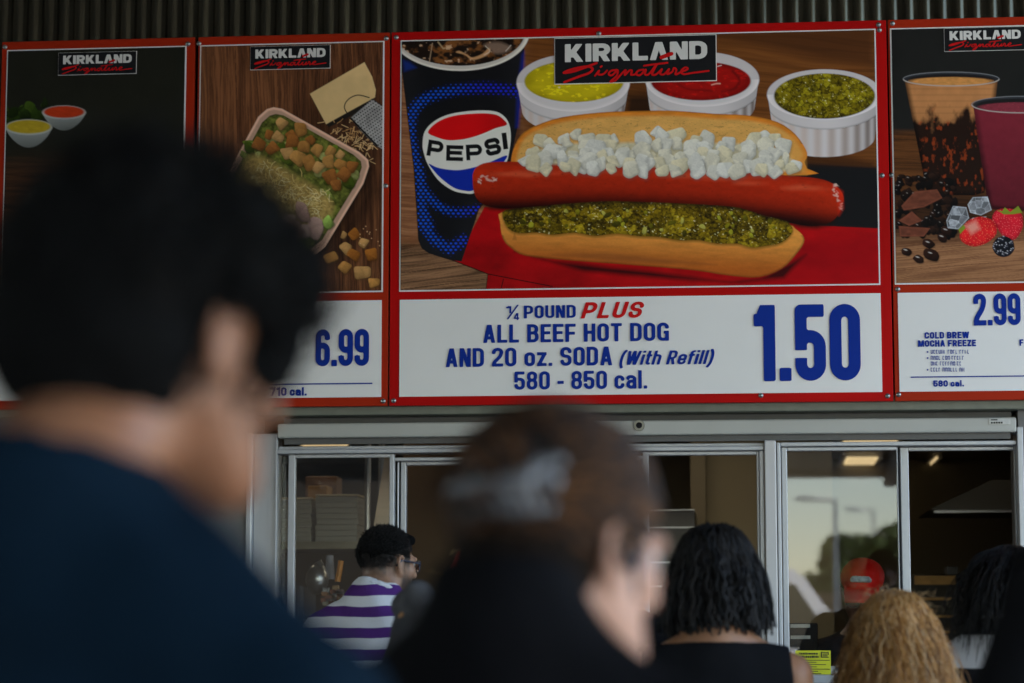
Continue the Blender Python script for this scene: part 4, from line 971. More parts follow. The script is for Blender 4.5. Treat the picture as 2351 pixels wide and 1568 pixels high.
wb = win(1756, 2340, 'aluminium serving window right of the wide mullion, mirroring sky and trees')
b = MB(); bar(b, 1757, 1783.5, .2, zt+.006, .085, .22, .004); b.build('mullion', mat('mullion_paint', (.50, .49, .48), .42, .2, noise=.04, nscale=6, bump=.03, bscale=40), wb)
b = MB(); bar(b, 1785.5, 1794, zs, zt-.0005, .11, .22); bar(b, 1794.3, 2338, zt-.016, zt, .11, .22); bar(b, 1794.3, 2338, zs-.02, zs+.012, .08, .24); bar(b, 2338.4, 2352, .2, 2.2, .09, .24); b.build('frame', M_ALU, wb)
sash(wb, 1796, 2064, 13, 2.5, zt-.018, .125)
sash(wb, 2070.5, 2337.8, 20, 3, zt-.018, .165, False)
b = MB(); bar(b, 2064.5, 2070, zs+.013, zt-.02, .15, .17, .001); b.build('gap_strip', M_BLACKINK, wb)  # black strip for the gap beside the pane, shade put into colour
# counter sill and counter
ct = empty('counter', (0, .3, 0), 'grey service counter under the serving windows', 'counter')
M_STEEL = mat('stainless', (.45, .45, .44), .3, .9, noise=.05, nscale=30)
b = MB(); b.box(xw(640), xw(2336), -.12, .079, zs-.055, zs-.021, .006); b.build('ledge', M_STEEL, ct)
b = MB(); b.box(xw(640), xw(2336), .41, 1.0, zs-.05, zs-.012, .004); b.build('worktop', M_STEEL, ct)
b = MB(); b.box(xw(640)+.02, xw(2336)-.02, .45, .95, .013, zs-.051); b.build('cabinet', M_GREYPANEL, ct)
# yellow notice and card terminal behind the glass
nY = .118
q = rect((1834, 1493), (1908, 1494), (1907, 1561), (1834, 1557), nY)
no = empty('notice', ((q[0]+q[1])/2, nY, q[2]), 'yellow printed notice stuck to the window glass', 'notice')
b = MB(); b.box(q[0]-.012, q[1], nY, nY+.003, q[2]-.004, q[3]); b.build('sheet', mat('yellow_paper', lin((205, 205, 30)), .6, noise=.04), no)
rg = random.Random(2); b = MB(); x0, x1, z0, z1 = q
def nb(a, c, d, e): b.box(x0+(x1-x0)*a, x0+(x1-x0)*c, nY-.003, nY-.0008, z1+(z0-z1)*e, z1+(z0-z1)*d)
for k, (d, h_) in enumerate([(.07, .07), (.18, .075)]):
    a = .02
    while a < .60: c_ = a+rg.choice((.03, .045, .06)); nb(a, c_, d+rg.uniform(0, .015), d+h_); a = c_+.018
nb(.70, .94, .05, .08); nb(.70, .73, .08, .22); nb(.91, .94, .08, .16); nb(.70, .94, .22, .25); nb(.75, .88, .11, .14); nb(.76, .9, .17, .2)
for k, (a, c_, d) in enumerate([(-.1, .97, .33), (-.1, .55, .40), (-.1, .85, .48), (-.1, .56, .56), (-.1, .97, .64), (-.1, .6, .72), (-.1, .7, .80), (-.1, .97, .90)]): nb(a, c_, d, d+.022)
b.build('printing', mat('notice_ink', (.03, .035, .012), .6), no)
q = rect((1815, 1430), (1878, 1430), (1878, 1486), (1815, 1486), .30)
tm = empty('card_terminal', ((q[0]+q[1])/2, .33, q[2]), 'small black box with two pale stripes behind the glass', 'terminal')
b = MB(); b.box(q[0]-.02, q[1], .30, .40, zs-.012, q[3], .006); b.build('body', M_BLACKINK, tm)
b = MB()
for va in (1433, 1459): b.box(q[0], q[0]+(q[1]-q[0])*.72, .296, .2995, Z(1850, va+8, .3), Z(1850, va, .3))
b.build('stripe', M_LAB, tm)

# ------------------------------------------------------------------ inside the kitchen
M_LAMP = emit('lamp_diffuser', (1.0, .72, .36), .13)
def lamp(x0, x1, y0, y1, label, z=2.549):
    e = empty('ceiling_light', ((x0+x1)/2, (y0+y1)/2, z), label, 'lamp', 'kitchen ceiling lights')
    b = MB(); b.box(x0-.03, x1+.03, y0-.03, y1+.03, z-.025, z, .004); b.build('housing', M_ALU, e)
    b = MB(); b.box(x0, x1, y0, y1, z-.034, z-.0255, .003); b.build('diffuser', M_LAMP, e)
def ceil_at(u, v, z=2.515):
    d = FPX*FW+(u-CU)*RT+(CV-v)*UP; t = (z-CAM[2])/d[2]; return CAM+d*t
a, c_ = ceil_at(1935, 1074), ceil_at(2022, 1052); lamp(a[0], c_[0]-.02, a[1], min(c_[1], 6.3), 'warm ceiling light panel deep in the kitchen above the red cap')
a, c_ = ceil_at(1935, 1022), ceil_at(2060, 1014); lamp(a[0], c_[0], a[1]-.05, c_[1], 'warm ceiling light strip just under the window head, above the red cap')
a, c_ = ceil_at(706, 1026), ceil_at(786, 1018); lamp(a[0], c_[0], a[1]-.05, c_[1], 'warm ceiling light strip above the shelf of boxes')
a, c_ = ceil_at(2128, 1075), ceil_at(2150, 1052); lamp(a[0], c_[0], a[1], min(c_[1], 6.3), 'short warm ceiling light beyond the exhaust hood')
M_LAMP = emit('added_lamp_diffuser', (1.0, .86, .62), .34)  # for unseen lights added above the window head to brighten the kitchen
for xx, lb in ((-2.0, 'unseen ceiling light added over the shelf of boxes'), (-.3, 'unseen ceiling light added over the middle opening'), (1.3, 'unseen ceiling light added over the red cap worker')): lamp(xx-.6, xx+.3, 1.9, 2.6, lb)
# shelf with stacked lids and cartons
M_CARD = mat('cardboard', (.38, .22, .08), .75, noise=.1, nscale=10); M_CARDB = mat('brown_cardboard', (.16, .085, .04), .75, noise=.1, nscale=10)
M_STACK = mat('paper_stack', (.33, .31, .25), .7, noise=.12, nscale=3, stretch=(1, 1, 60))
ys = 1.6
zsh = Z(750, 1243, ys)
sh = empty('shelf', (X(760, 1200, ys), ys+.2, 0), 'steel kitchen shelf carrying cartons behind the left window', 'shelf')
b = MB(); b.box(X(560, 1200, ys), X(850, 1200, ys), ys, ys+.45, zsh-.035, zsh, .003); b.build('board', mat('shelf_steel', (.28, .25, .17), .4, .5), sh)
for u in (566, 842):
    for yy in (ys+.02, ys+.42): b = MB(); b.tube((X(u, 1200, ys), yy, .012), (X(u, 1200, ys), yy, zsh+.5), .014); b.build('upright', M_STEEL, sh)
def stack(u0, u1, v0, y, label, wob, n=9, m=M_STACK, depth=.22):
    x0, x1 = X(u0, 1200, y), X(u1, 1200, y); z1 = Z((u0+u1)/2, v0, y); e = empty('paper_stack', ((x0+x1)/2, y+depth/2, zsh), label, 'stack', 'stacks of paper trays')
    rg = random.Random(n); b = MB(); h = (z1-zsh-.002)/n
    for k in range(n): j = rg.uniform(-wob, wob); b.box(x0+j, x1+j, y+rg.uniform(0, .006), y+depth, zsh+.001+h*k, zsh+.001+h*(k+.94), .002)
    b.build('trays', m, e); b = MB(); b.box(x0-.004, x1+.002, y-.002, y+depth, z1+.0005, z1+.008, .002); b.build('top_sheet', mat('cream_sheet', (.62, .5, .3), .6), e)
stack(637, 714, 1146, ys+.03, 'stack of pale paper trays on the shelf, left of the yellow carton', .003)
stack(725, 821, 1139, ys+.03, 'taller stack of pale paper trays on the shelf, right of the yellow carton', .004, 8)
def carton(u0, u1, v0, y, m, label, tape=True):
    x0, x1 = X(u0, 1200, y), X(u1, 1200, y); z1 = Z((u0+u1)/2, v0, y); e = empty('carton', ((x0+x1)/2, y+.1, zsh), label, 'box', 'cartons on the shelf')
    b = MB(); b.box(x0, x1, y, y+.15, zsh+.001, z1, .003); b.build('box_body', m, e)
    b = MB(); b.box(x0+.01, x1-.01, y-.003, y-.0005, zsh+.10, zsh+.125); b.build('box_print', mat('carton_print', (.10, .05, .02), .7), e)
carton(706, 750, 1115, ys+.27, M_CARD, 'yellow upright carton between the two paper stacks')
carton(700, 772, 1094, ys+.43, M_CARDB, 'brown carton standing behind the yellow carton')
# clutter below the shelf
ut = empty('utensil_rack', (X(800, 1300, 1.2), 1.25, 0), 'dark kitchen rack of utensils below the shelf of boxes', 'rack')
b = MB()
for zz in (.8, 1.05, 1.3, 1.5): b.box(X(690, 1300, 1.2), X(850, 1300, 1.2), 1.2, 1.5, zz, zz+.015)
for u in (692, 848): b.box(X(u, 1300, 1.2)-.01, X(u, 1300, 1.2)+.01, 1.2, 1.5, .012, 1.64)
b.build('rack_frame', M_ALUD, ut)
def at(u, v, y): return tuple(P(u, v, y))
b = MB(); b.tube(at(775, 1335, 1.19), at(783, 1287, 1.19), .012, .012, 8); b.build('orange_handle', mat('orange_plastic', (.75, .28, .02), .4), ut)
b = MB(); b.tube(at(757, 1330, 1.25), at(757, 1275, 1.25), .022, .016, 14); b.build('bottle', mat('grey_bottle', (.3, .3, .33), .3), ut)
b = MB(); b.sph(at(728, 1330, 1.22), (.05, .05, .065)); b.tube(at(728, 1290, 1.22), at(742, 1318, 1.22), .02); b.build('ladle', M_STEEL, ut, True)
rg = random.Random(6); b = MB()
for k in range(26):
    c = P(rg.uniform(745, 790), rg.uniform(1345, 1395), 1.17); b.box(c[0]-.014, c[0]+.014, 1.15, 1.18, c[2]-.01, c[2]+.01, 0.003)
b.build('packets', island_mat('packet_print', [(.35, .27, .05), (.4, .4, .38), (.08, .1, .12), (.3, .1, .04), (.5, .45, .2)], .5), ut)
# pale sheet added by the pane edge for a mirrored bright building corner
ld = empty('reflection_sheet', (X(880, 1200, .9), .95, 0), 'pale sheet added behind the left window pane as a bright reflection', 'board')
b = MB(); b.prism([at(884, 1045, 1.0), at(900, 1040, 1.0), at(905, 1390, .8), at(828, 1390, .8)], (0, .03, 0)); b.build('plank', mat('reflection_paint', (.62, .46, .30), .6, noise=.1, nscale=3, stretch=(1, 1, 9)), ld)  # the reflection is put into the sheet's shape and colour
# oven shelf in the middle opening
ov = empty('warming_oven', (X(1560, 1250, 2.4), 2.5, 0), 'dark warming cabinet with bright edges behind the braided hair', 'oven')
b = MB(); b.box(X(1430, 1200, 2.4), X(1596, 1200, 2.4), 2.4, 2.85, .013, Z(1550, 1172, 2.4), .004); b.build('cabinet', mat('oven_dark', (.05, .045, .04), .35, .5), ov)
b = MB()
for v in (1170, 1210, 1290, 1345): b.box(X(1430, 1200, 2.4), X(1595, 1200, 2.4), 2.385, 2.3995, Z(1550, v+2, 2.4), Z(1550, v, 2.4))
b.build('trim', M_STEEL, ov)
# exhaust hood and ovens on the right
hd = empty('exhaust_hood', (X(2270, 1150, 2.3), 2.6, 1.9), 'dark sloping exhaust hood seen through the right opening', 'hood')
b = MB(); b.prism([at(2134, 1170, 2.3), at(2276, 1102, 2.3), at(2480, 1102, 2.3), at(2480, 1170, 2.3)], (0, .8, 0)); b.build('canopy_shell', mat('hood_steel', (.045, .042, .034), .4, .6), hd)
b = MB(); b.box(X(2145, 1180, 2.35), X(2480, 1180, 2.35), 2.33, 2.36, Z(2200, 1176, 2.3), Z(2200, 1171, 2.3)); b.build('lip', M_STEEL, hd)
ov = empty('pizza_oven', (X(2180, 1350, 2.6), 2.9, 0), 'dark stacked oven with amber tray fronts beyond the right opening', 'oven')
b = MB(); b.box(X(2096, 1350, 2.6), X(2420, 1350, 2.6), 2.6, 3.2, .013, Z(2200, 1318, 2.6), .005); b.build('body', mat('oven_body', (.05, .042, .03), .5, .4, noise=.2), ov)
M_TRAY = mat('brass_tray', (.40, .22, .06), .45, .4, noise=.2)
b = MB()
for v, h in ((1322, 20), (1372, 6), (1412, 6), (1448, 6)): b.box(X(2100, 1350, 2.6), X(2195, 1350, 2.6), 2.588, 2.5995, Z(2200, v+h, 2.6), Z(2200, v, 2.6))
b.build('shelf_front', M_TRAY, ov)
b = MB(); b.box(X(2175, 1300, 2.6), X(2200, 1300, 2.6), 2.62, 2.8, Z(2180, 1318, 2.6), Z(2180, 1300, 2.6), .003); b.build('control_box', M_ALUD, ov)

# ------------------------------------------------------------------ outside behind the camera: what the glass mirrors
YG = .141
def mir(u, v, Yv):
    q = P(u, v, Yv); return np.array([q[0], 2*YG-Yv, q[2]])
M_BARK = mat('bark', (.10, .075, .05), .9, noise=.3, nscale=30, bump=.5, bscale=40)
M_LEAF = island_mat('leaves', [(.03, .055, .012), (.06, .10, .02), (.10, .14, .03)], .55)
M_LEAFD = island_mat('hedge_leaves', [(.02, .04, .01), (.05, .075, .015)], .6)
def leaves(cs, n, size, seed):
    """leaf quads through a cloud of ellipsoids cs = [(c, r3)]"""
    rg = np.random.RandomState(seed); V = []
    w_ = np.array([r[0]*r[1]*r[2] for c, r in cs]); pick = rg.choice(len(cs), n, p=w_/w_.sum())
    d = rg.normal(size=(n, 3)); d /= np.linalg.norm(d, axis=1)[:, None]; rr = rg.uniform(.35, 1.05, n)**(1/2.2)
    C0 = np.array([cs[k][0] for k in pick]); R0 = np.array([cs[k][1] for k in pick]); c = C0+d*R0*rr[:, None]
    a = rg.normal(size=(n, 3)); a /= np.linalg.norm(a, axis=1)[:, None]; b_ = np.cross(a, rg.normal(size=(n, 3))); b_ /= np.linalg.norm(b_, axis=1)[:, None]
    s = size*rg.uniform(.6, 1.4, (n, 1)); V = np.stack([c-a*s, c+b_*s*.55, c+a*s, c-b_*s*.55], 1).reshape(-1, 3)
    return V, np.arange(4*n).reshape(n, 4)
def tree(u, vtop, wpx, Yv, label, seed, n=5000):
    t_ = mir(u, vtop, Yv); dist = Yv+9; Rr = wpx/FPX*dist/2; x, y, H = t_[0], t_[1], t_[2]
    e = empty('tree', (x, y, -.14), label, 'tree', 'trees beyond the parking lot'); rg = random.Random(seed)
    b = MB(); b.tube((x, y, -.14), (x+.05, y, H*.55), Rr*.10, Rr*.06, 10)
    for k in range(5): a = k*1.26+rg.random(); b.tube((x+.03, y, H*rg.uniform(.32, .5)), (x+math.cos(a)*Rr*.6, y+math.sin(a)*Rr*.6, H*rg.uniform(.6, .8)), Rr*.04, Rr*.015, 6)
    b.build('trunk', M_BARK, e)
    cs = [((x+rg.uniform(-.6, .6)*Rr, y+rg.uniform(-.6, .6)*Rr, H*rg.uniform(.5, .84)), (Rr*rg.uniform(.28, .5), Rr*rg.uniform(.28, .5), H*rg.uniform(.10, .18))) for k in range(13)]
    V, F = leaves(cs, n, Rr*.07, seed); link('crown', mesh_np('crown', V, F), M_LEAF, e)
tree(1985, 1203, 250, 62, 'broad green tree mirrored in the glass beside the red cap', 3, 9000)
tree(1830, 1300, 130, 80, 'low far tree mirrored at the left edge of the glass', 5, 3500)
tree(1700, 1270, 220, 85, 'far tree beyond the lot, left of the mirrored tree group', 7, 3500)
tree(2230, 1240, 260, 90, 'far tree beyond the lot, right of the mirrored tree group', 8, 3500)
h0, h1 = mir(1600, 1330, 55), mir(2500, 1330, 55)
e = empty('hedge', ((h0[0]+h1[0])/2, h0[1], -.14), 'long clipped hedge along the far side of the parking lot', 'hedge')
cs = [((h0[0]+(h1[0]-h0[0])*k/40, h0[1], .9), (.55, .5, h0[2]-.9+.1)) for k in range(41)]
V, F = leaves(cs, 16000, .10, 9); link('foliage', mesh_np('foliage', V, F), M_LEAFD, e)
b = MB(); b.box(min(h0[0], h1[0]), max(h0[0], h1[0]), h0[1]-.25, h0[1]+.25, -.14, h0[2]-.35); b.build('stems', M_BARK, e)
for u, vt, Yv, lb in ((1917, 1146, 50, 'grey parking lot lamp post with a side arm, mirrored left of the tree'), (2005, 1170, 75, 'second grey lamp post, farther off and mirrored right of the first')):
    t_ = mir(u, vt, Yv); e = empty('lamp_post', (t_[0], t_[1], -.14), lb, 'lamp post', 'lamp posts of the parking lot')
    b = MB(); b.tube((t_[0], t_[1], -.14), (t_[0], t_[1], t_[2]), .07, .045, 10); b.tube((t_[0], t_[1], t_[2]-.03), (t_[0]-1.1*.5, t_[1], t_[2]), .04, .04, 8); b.build('pole', M_ALU, e)
    b = MB(); b.box(t_[0]-.95, t_[0]-.5, t_[1]-.14, t_[1]+.14, t_[2]-.03, t_[2]+.07, .02); b.build('lamp_head', M_ALU, e)
# unseen block added on the left, keeps sky light off glass and queue
q = mir(868, 1200, 17); nb_ = empty('added_sky_block', (q[0]-12, q[1]-5, -.14), 'unseen dark block added on the left to keep sky light out', 'building')
M_BLK = mat('block_wall', (.05, .042, .032), .85, noise=.12, nscale=1.5, bump=.1, bscale=60)
b = MB(); b.box(q[0]-34, q[0], q[1]-9, q[1], -.14, 7.2); b.build('wall', M_BLK, nb_)
b = MB(); b.box(q[0]-34.1, q[0]+.1, q[1]-9.1, q[1]+.1, 7.201, 7.5, .02); b.build('parapet', M_CAN, nb_)
for k in range(4):
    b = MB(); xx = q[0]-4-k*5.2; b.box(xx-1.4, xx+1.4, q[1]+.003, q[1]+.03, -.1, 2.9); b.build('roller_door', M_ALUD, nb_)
# parked vehicles
M_TYRE = mat('tyre', (.015, .015, .015), .8); M_CGLASS = mat('car_glass', (.02, .025, .03), .05, spec=.8)
def vehicle(x, y, rz, m, label, H=2.15, Ln=4.9, W=1.95):
    e = empty('parked_car', (x, y, -.14), label, 'car', 'cars in the parking lot', rz)
    prof = [(-Ln/2, .45), (-Ln/2, 1.0), (-Ln/2+.25, H*.58), (-Ln*.38, H*.97), (-Ln*.30, H), (Ln*.05, H), (Ln*.16, H*.96), (Ln*.29, H*.60), (Ln*.46, H*.52), (Ln/2, H*.42), (Ln/2, .42), (Ln*.42, .32), (-Ln*.45, .32)]
    b = MB(); b.prism([(a, -W/2, c) for a, c in prof], (0, W, 0)); bmesh.ops.bevel(b.bm, geom=list(b.bm.edges), offset=.06, segments=3, affect='EDGES'); b.build('body', m, e, True, False)
    for s_ in (-1, 1):
        b = MB(); yy = s_*(W/2+.004); b.prism([(-Ln*.36, yy, H*.62), (-Ln*.31, yy, H*.93), (Ln*.04, yy, H*.93), (Ln*.14, yy, H*.90), (Ln*.24, yy, H*.62)], (0, -s_*.003, 0))
        b.build('side_window', M_CGLASS, e, False, False)
    b = MB(); b.prism([(Ln*.176, -W*.42, H*.93), (Ln*.293, -W*.46, H*.63), (Ln*.293, W*.46, H*.63), (Ln*.176, W*.42, H*.93)], (.012, 0, .006)); b.build('windscreen', M_CGLASS, e, False, False)
    for a in (-Ln*.3, Ln*.31):
        for s_ in (-1, 1):
            b = MB(); b.tube((a, s_*(W/2-.22), .36), (a, s_*(W/2+.02), .36), .36, .36, 24); wl = b.build('wheel', M_TYRE, e, True, False)
            b = MB(); b.tube((a, s_*(W/2+.021), .36), (a, s_*(W/2+.03), .36), .22, .2, 20); b.build('rim', M_STEEL, wl, False, False)
    for s_ in (-1, 1):
        b = MB(); b.sph((Ln/2-.12, s_*W*.36, H*.42), (.14, .18, .09)); b.build('headlight', mat('headlight', (.8, .8, .8), .1), e, True, False)
M_CW = mat('white_car_paint', (.75, .75, .75), .2, spec=.6); M_CS = mat('dark_car_paint', (.06, .07, .09), .2, spec=.6)
q = mir(1800, 1400, 17); vehicle(q[0]-.95, q[1], R(-28), M_CW, 'white van mirrored at the left edge of the window glass', 2.35)
vehicle(q[0]+7.5, q[1]-4, R(90), M_CS, 'dark car parked in the lot right of the white van', 1.6, 4.6, 1.85)
vehicle(q[0]-7, q[1]-3, R(90), mat('silver_car_paint', (.4, .41, .42), .25, .6), 'silver car parked in the lot left of the white van', 1.6, 4.6, 1.85)

# ------------------------------------------------------------------ figures: smooth unions of tapered limbs meshed as one surface
def rotm(yaw=0, pitch=0, roll=0):
    return np.array(Matrix.Rotation(yaw, 3, 'Z') @ Matrix.Rotation(-pitch, 3, 'X') @ Matrix.Rotation(roll, 3, 'Y'))
def noise3(p, s=0):
    """cheap smooth 3D noise, -1..1"""
    return (np.sin(p[..., 0]*1.7+1.3*np.sin(p[..., 2]*1.1+s)+s)+np.sin(p[..., 1]*1.9+1.1*np.sin(p[..., 0]*1.3-s)+2.1*s)+np.sin(p[..., 2]*1.5+1.2*np.sin(p[..., 1]*1.7+s)-s))/3
class Blob:
    def __init__(s): s.ops = []
    def cap(s, a, b, r0, r1=None, k=.02, flat=False, op='+'):
        a = np.array(a, float); b = np.array(b, float); r1 = r0 if r1 is None else r1; rm = max(r0, r1)
        def f(p):
            ba = b-a; L2 = ba@ba+1e-12; t = ((p-a)@ba)/L2; tc = np.clip(t, 0, 1); q = p-a-tc[..., None]*ba
            d = np.sqrt((q*q).sum(-1))-(r0+(r1-r0)*tc)
            return np.maximum(d, (t-1)*math.sqrt(L2)) if flat else d
        s.ops.append((op, f, k, np.minimum(a, b)-rm, np.maximum(a, b)+rm)); return s
    def ell(s, c, r, k=.02, M=None, op='+'):
        c = np.array(c, float); r = np.array(r, float); M = np.eye(3) if M is None else M; rm = r.max()
        def f(p):
            q = (p-c)@M; k0 = np.sqrt(((q/r)**2).sum(-1)); k1 = np.sqrt(((q/(r*r))**2).sum(-1))+1e-9
            return k0*(k0-1)/k1
        s.ops.append((op, f, k, c-rm, c+rm)); return s
    def cut(s, n, d):                                  # keep dot(n,p) < d
        n = np.array(n, float); s.ops.append(('cut', lambda p: p@n-d, 0, None, None)); return s
    def warp(s, fn): s.ops.append(('warp', fn, 0, None, None)); return s
    def mesh(s, h):
        lo = np.min([o[3] for o in s.ops if o[0] == '+'], 0)-.05; hi = np.max([o[4] for o in s.ops if o[0] == '+'], 0)+.05
        n = np.ceil((hi-lo)/h).astype(int)+1
        ax_ = [lo[i]+np.arange(n[i])*h for i in range(3)]
        F = np.full(n, .3)
        for op, f, k, a, b in s.ops:
            if op in ('cut', 'warp'): sl = (slice(None),)*3
            else:
                pad = k+.06; i0 = np.clip(np.floor((a-pad-lo)/h).astype(int), 0, n); i1 = np.clip(np.ceil((b+pad-lo)/h).astype(int)+1, 0, n)
                if (i1 <= i0).any(): continue
                sl = tuple(slice(i0[j], i1[j]) for j in range(3))
            p = np.stack(np.meshgrid(*[ax_[j][sl[j]] for j in range(3)], indexing='ij'), -1); g = F[sl]
            if op == 'warp': F[sl] = g+f(p); continue
            d = f(p)
            if op == 'cut': F[sl] = np.maximum(g, d); continue
            if op == '-': d = -d; hh = np.clip(.5-.5*(d-g)/max(k, 1e-6), 0, 1); F[sl] = d*(1-hh)+g*hh+k*hh*(1-hh)
            else: hh = np.clip(.5+.5*(g-d)/max(k, 1e-6), 0, 1); F[sl] = g*(1-hh)+d*hh-k*hh*(1-hh)
        return surface_nets(F, lo, h)
def surface_nets(F, lo, h):
    N = F < 0; nx, ny, nz = F.shape
    acc = np.zeros((nx-1, ny-1, nz-1, 3)); cnt = np.zeros((nx-1, ny-1, nz-1))
    base = np.stack(np.meshgrid(np.arange(nx-1), np.arange(ny-1), np.arange(nz-1), indexing='ij'), -1).astype(float)
    cs = lambda d: (slice(d[0], nx-1+d[0]), slice(d[1], ny-1+d[1]), slice(d[2], nz-1+d[2]))
    for a in range(3):
        for o1 in (0, 1):
            for o2 in (0, 1):
                d0 = [0, 0, 0]; oth = [i for i in range(3) if i != a]; d0[oth[0]] = o1; d0[oth[1]] = o2; d1 = list(d0); d1[a] = 1
                f0, f1 = F[cs(d0)], F[cs(d1)]; m = (f0 < 0) != (f1 < 0)
                t = np.where(m, f0/np.where(m, f0-f1, 1), 0)
                off = np.zeros(m.shape+(3,)); off[..., oth[0]] = o1; off[..., oth[1]] = o2; off[..., a] = t
                acc += np.where(m[..., None], off, 0); cnt += m
    act = cnt > 0; idx = np.full(act.shape, -1); idx[act] = np.arange(act.sum())
    V = lo+h*(base[act]+acc[act]/cnt[act][:, None]); Q = []
    for a in range(3):
        b, c = [(1, 2), (2, 0), (0, 1)][a]
        sl0 = [slice(None)]*3; sl0[a] = slice(0, -1); sl1 = [slice(None)]*3; sl1[a] = slice(1, None)
        n0, n1 = N[tuple(sl0)], N[tuple(sl1)]; ii = np.argwhere(n0 != n1)
        ii = ii[(ii[:, b] > 0) & (ii[:, c] > 0) & (ii[:, b] < F.shape[b]-1) & (ii[:, c] < F.shape[c]-1)]
        if not len(ii): continue
        e = np.zeros(3, int); q = []
        for db, dc in ((-1, -1), (0, -1), (0, 0), (-1, 0)):
            j = ii.copy(); j[:, b] += db; j[:, c] += dc; q.append(idx[j[:, 0], j[:, 1], j[:, 2]])
        q = np.stack(q, 1); fl = ~n0[tuple(ii.T)]; q[fl] = q[fl][:, ::-1]; Q.append(q)
    Q = np.concatenate(Q); Q = Q[(Q >= 0).all(1)]
    return V, Q
def tubes(paths, radii, sides=3):
    """many strands: paths (n,m,3), radii (n,m)"""
    n, m, _ = paths.shape; d = np.gradient(paths, axis=1); d /= np.linalg.norm(d, axis=2, keepdims=True)+1e-9
    up = np.where(np.abs(d[..., 2:3]) > .9, np.array([1., 0, 0]), np.array([0, 0, 1.])); a = np.cross(d, up); a /= np.linalg.norm(a, axis=2, keepdims=True)+1e-9; b = np.cross(d, a)
    th = np.arange(sides)*2*math.pi/sides
    V = paths[:, :, None]+radii[:, :, None, None]*(a[:, :, None]*np.cos(th)[:, None]+b[:, :, None]*np.sin(th)[:, None])
    id_ = np.arange(n*m*sides).reshape(n, m, sides); nx_ = np.roll(id_, -1, 2)
    F = np.stack([id_[:, :-1], nx_[:, :-1], nx_[:, 1:], id_[:, 1:]], -1).reshape(-1, 4)
    return V.reshape(-1, 3), F
def skin(name, c, rough=.45):
    return mat(name, c, rough, noise=.10, nscale=22, bump=.08, bscale=180, sss=.12, spec=.4)
def cloth(name, c, rough=.85, noise=.12, bump=.25): return mat(name, c, rough, noise=noise, nscale=14, bump=bump, bscale=260, spec=.04)
M_TROUS = cloth('dark_denim', (.03, .035, .05)); M_SHOE = mat('shoe_leather', (.03, .028, .025), .5)
M_EYE = mat('eye_white', (.6, .58, .55), .2)

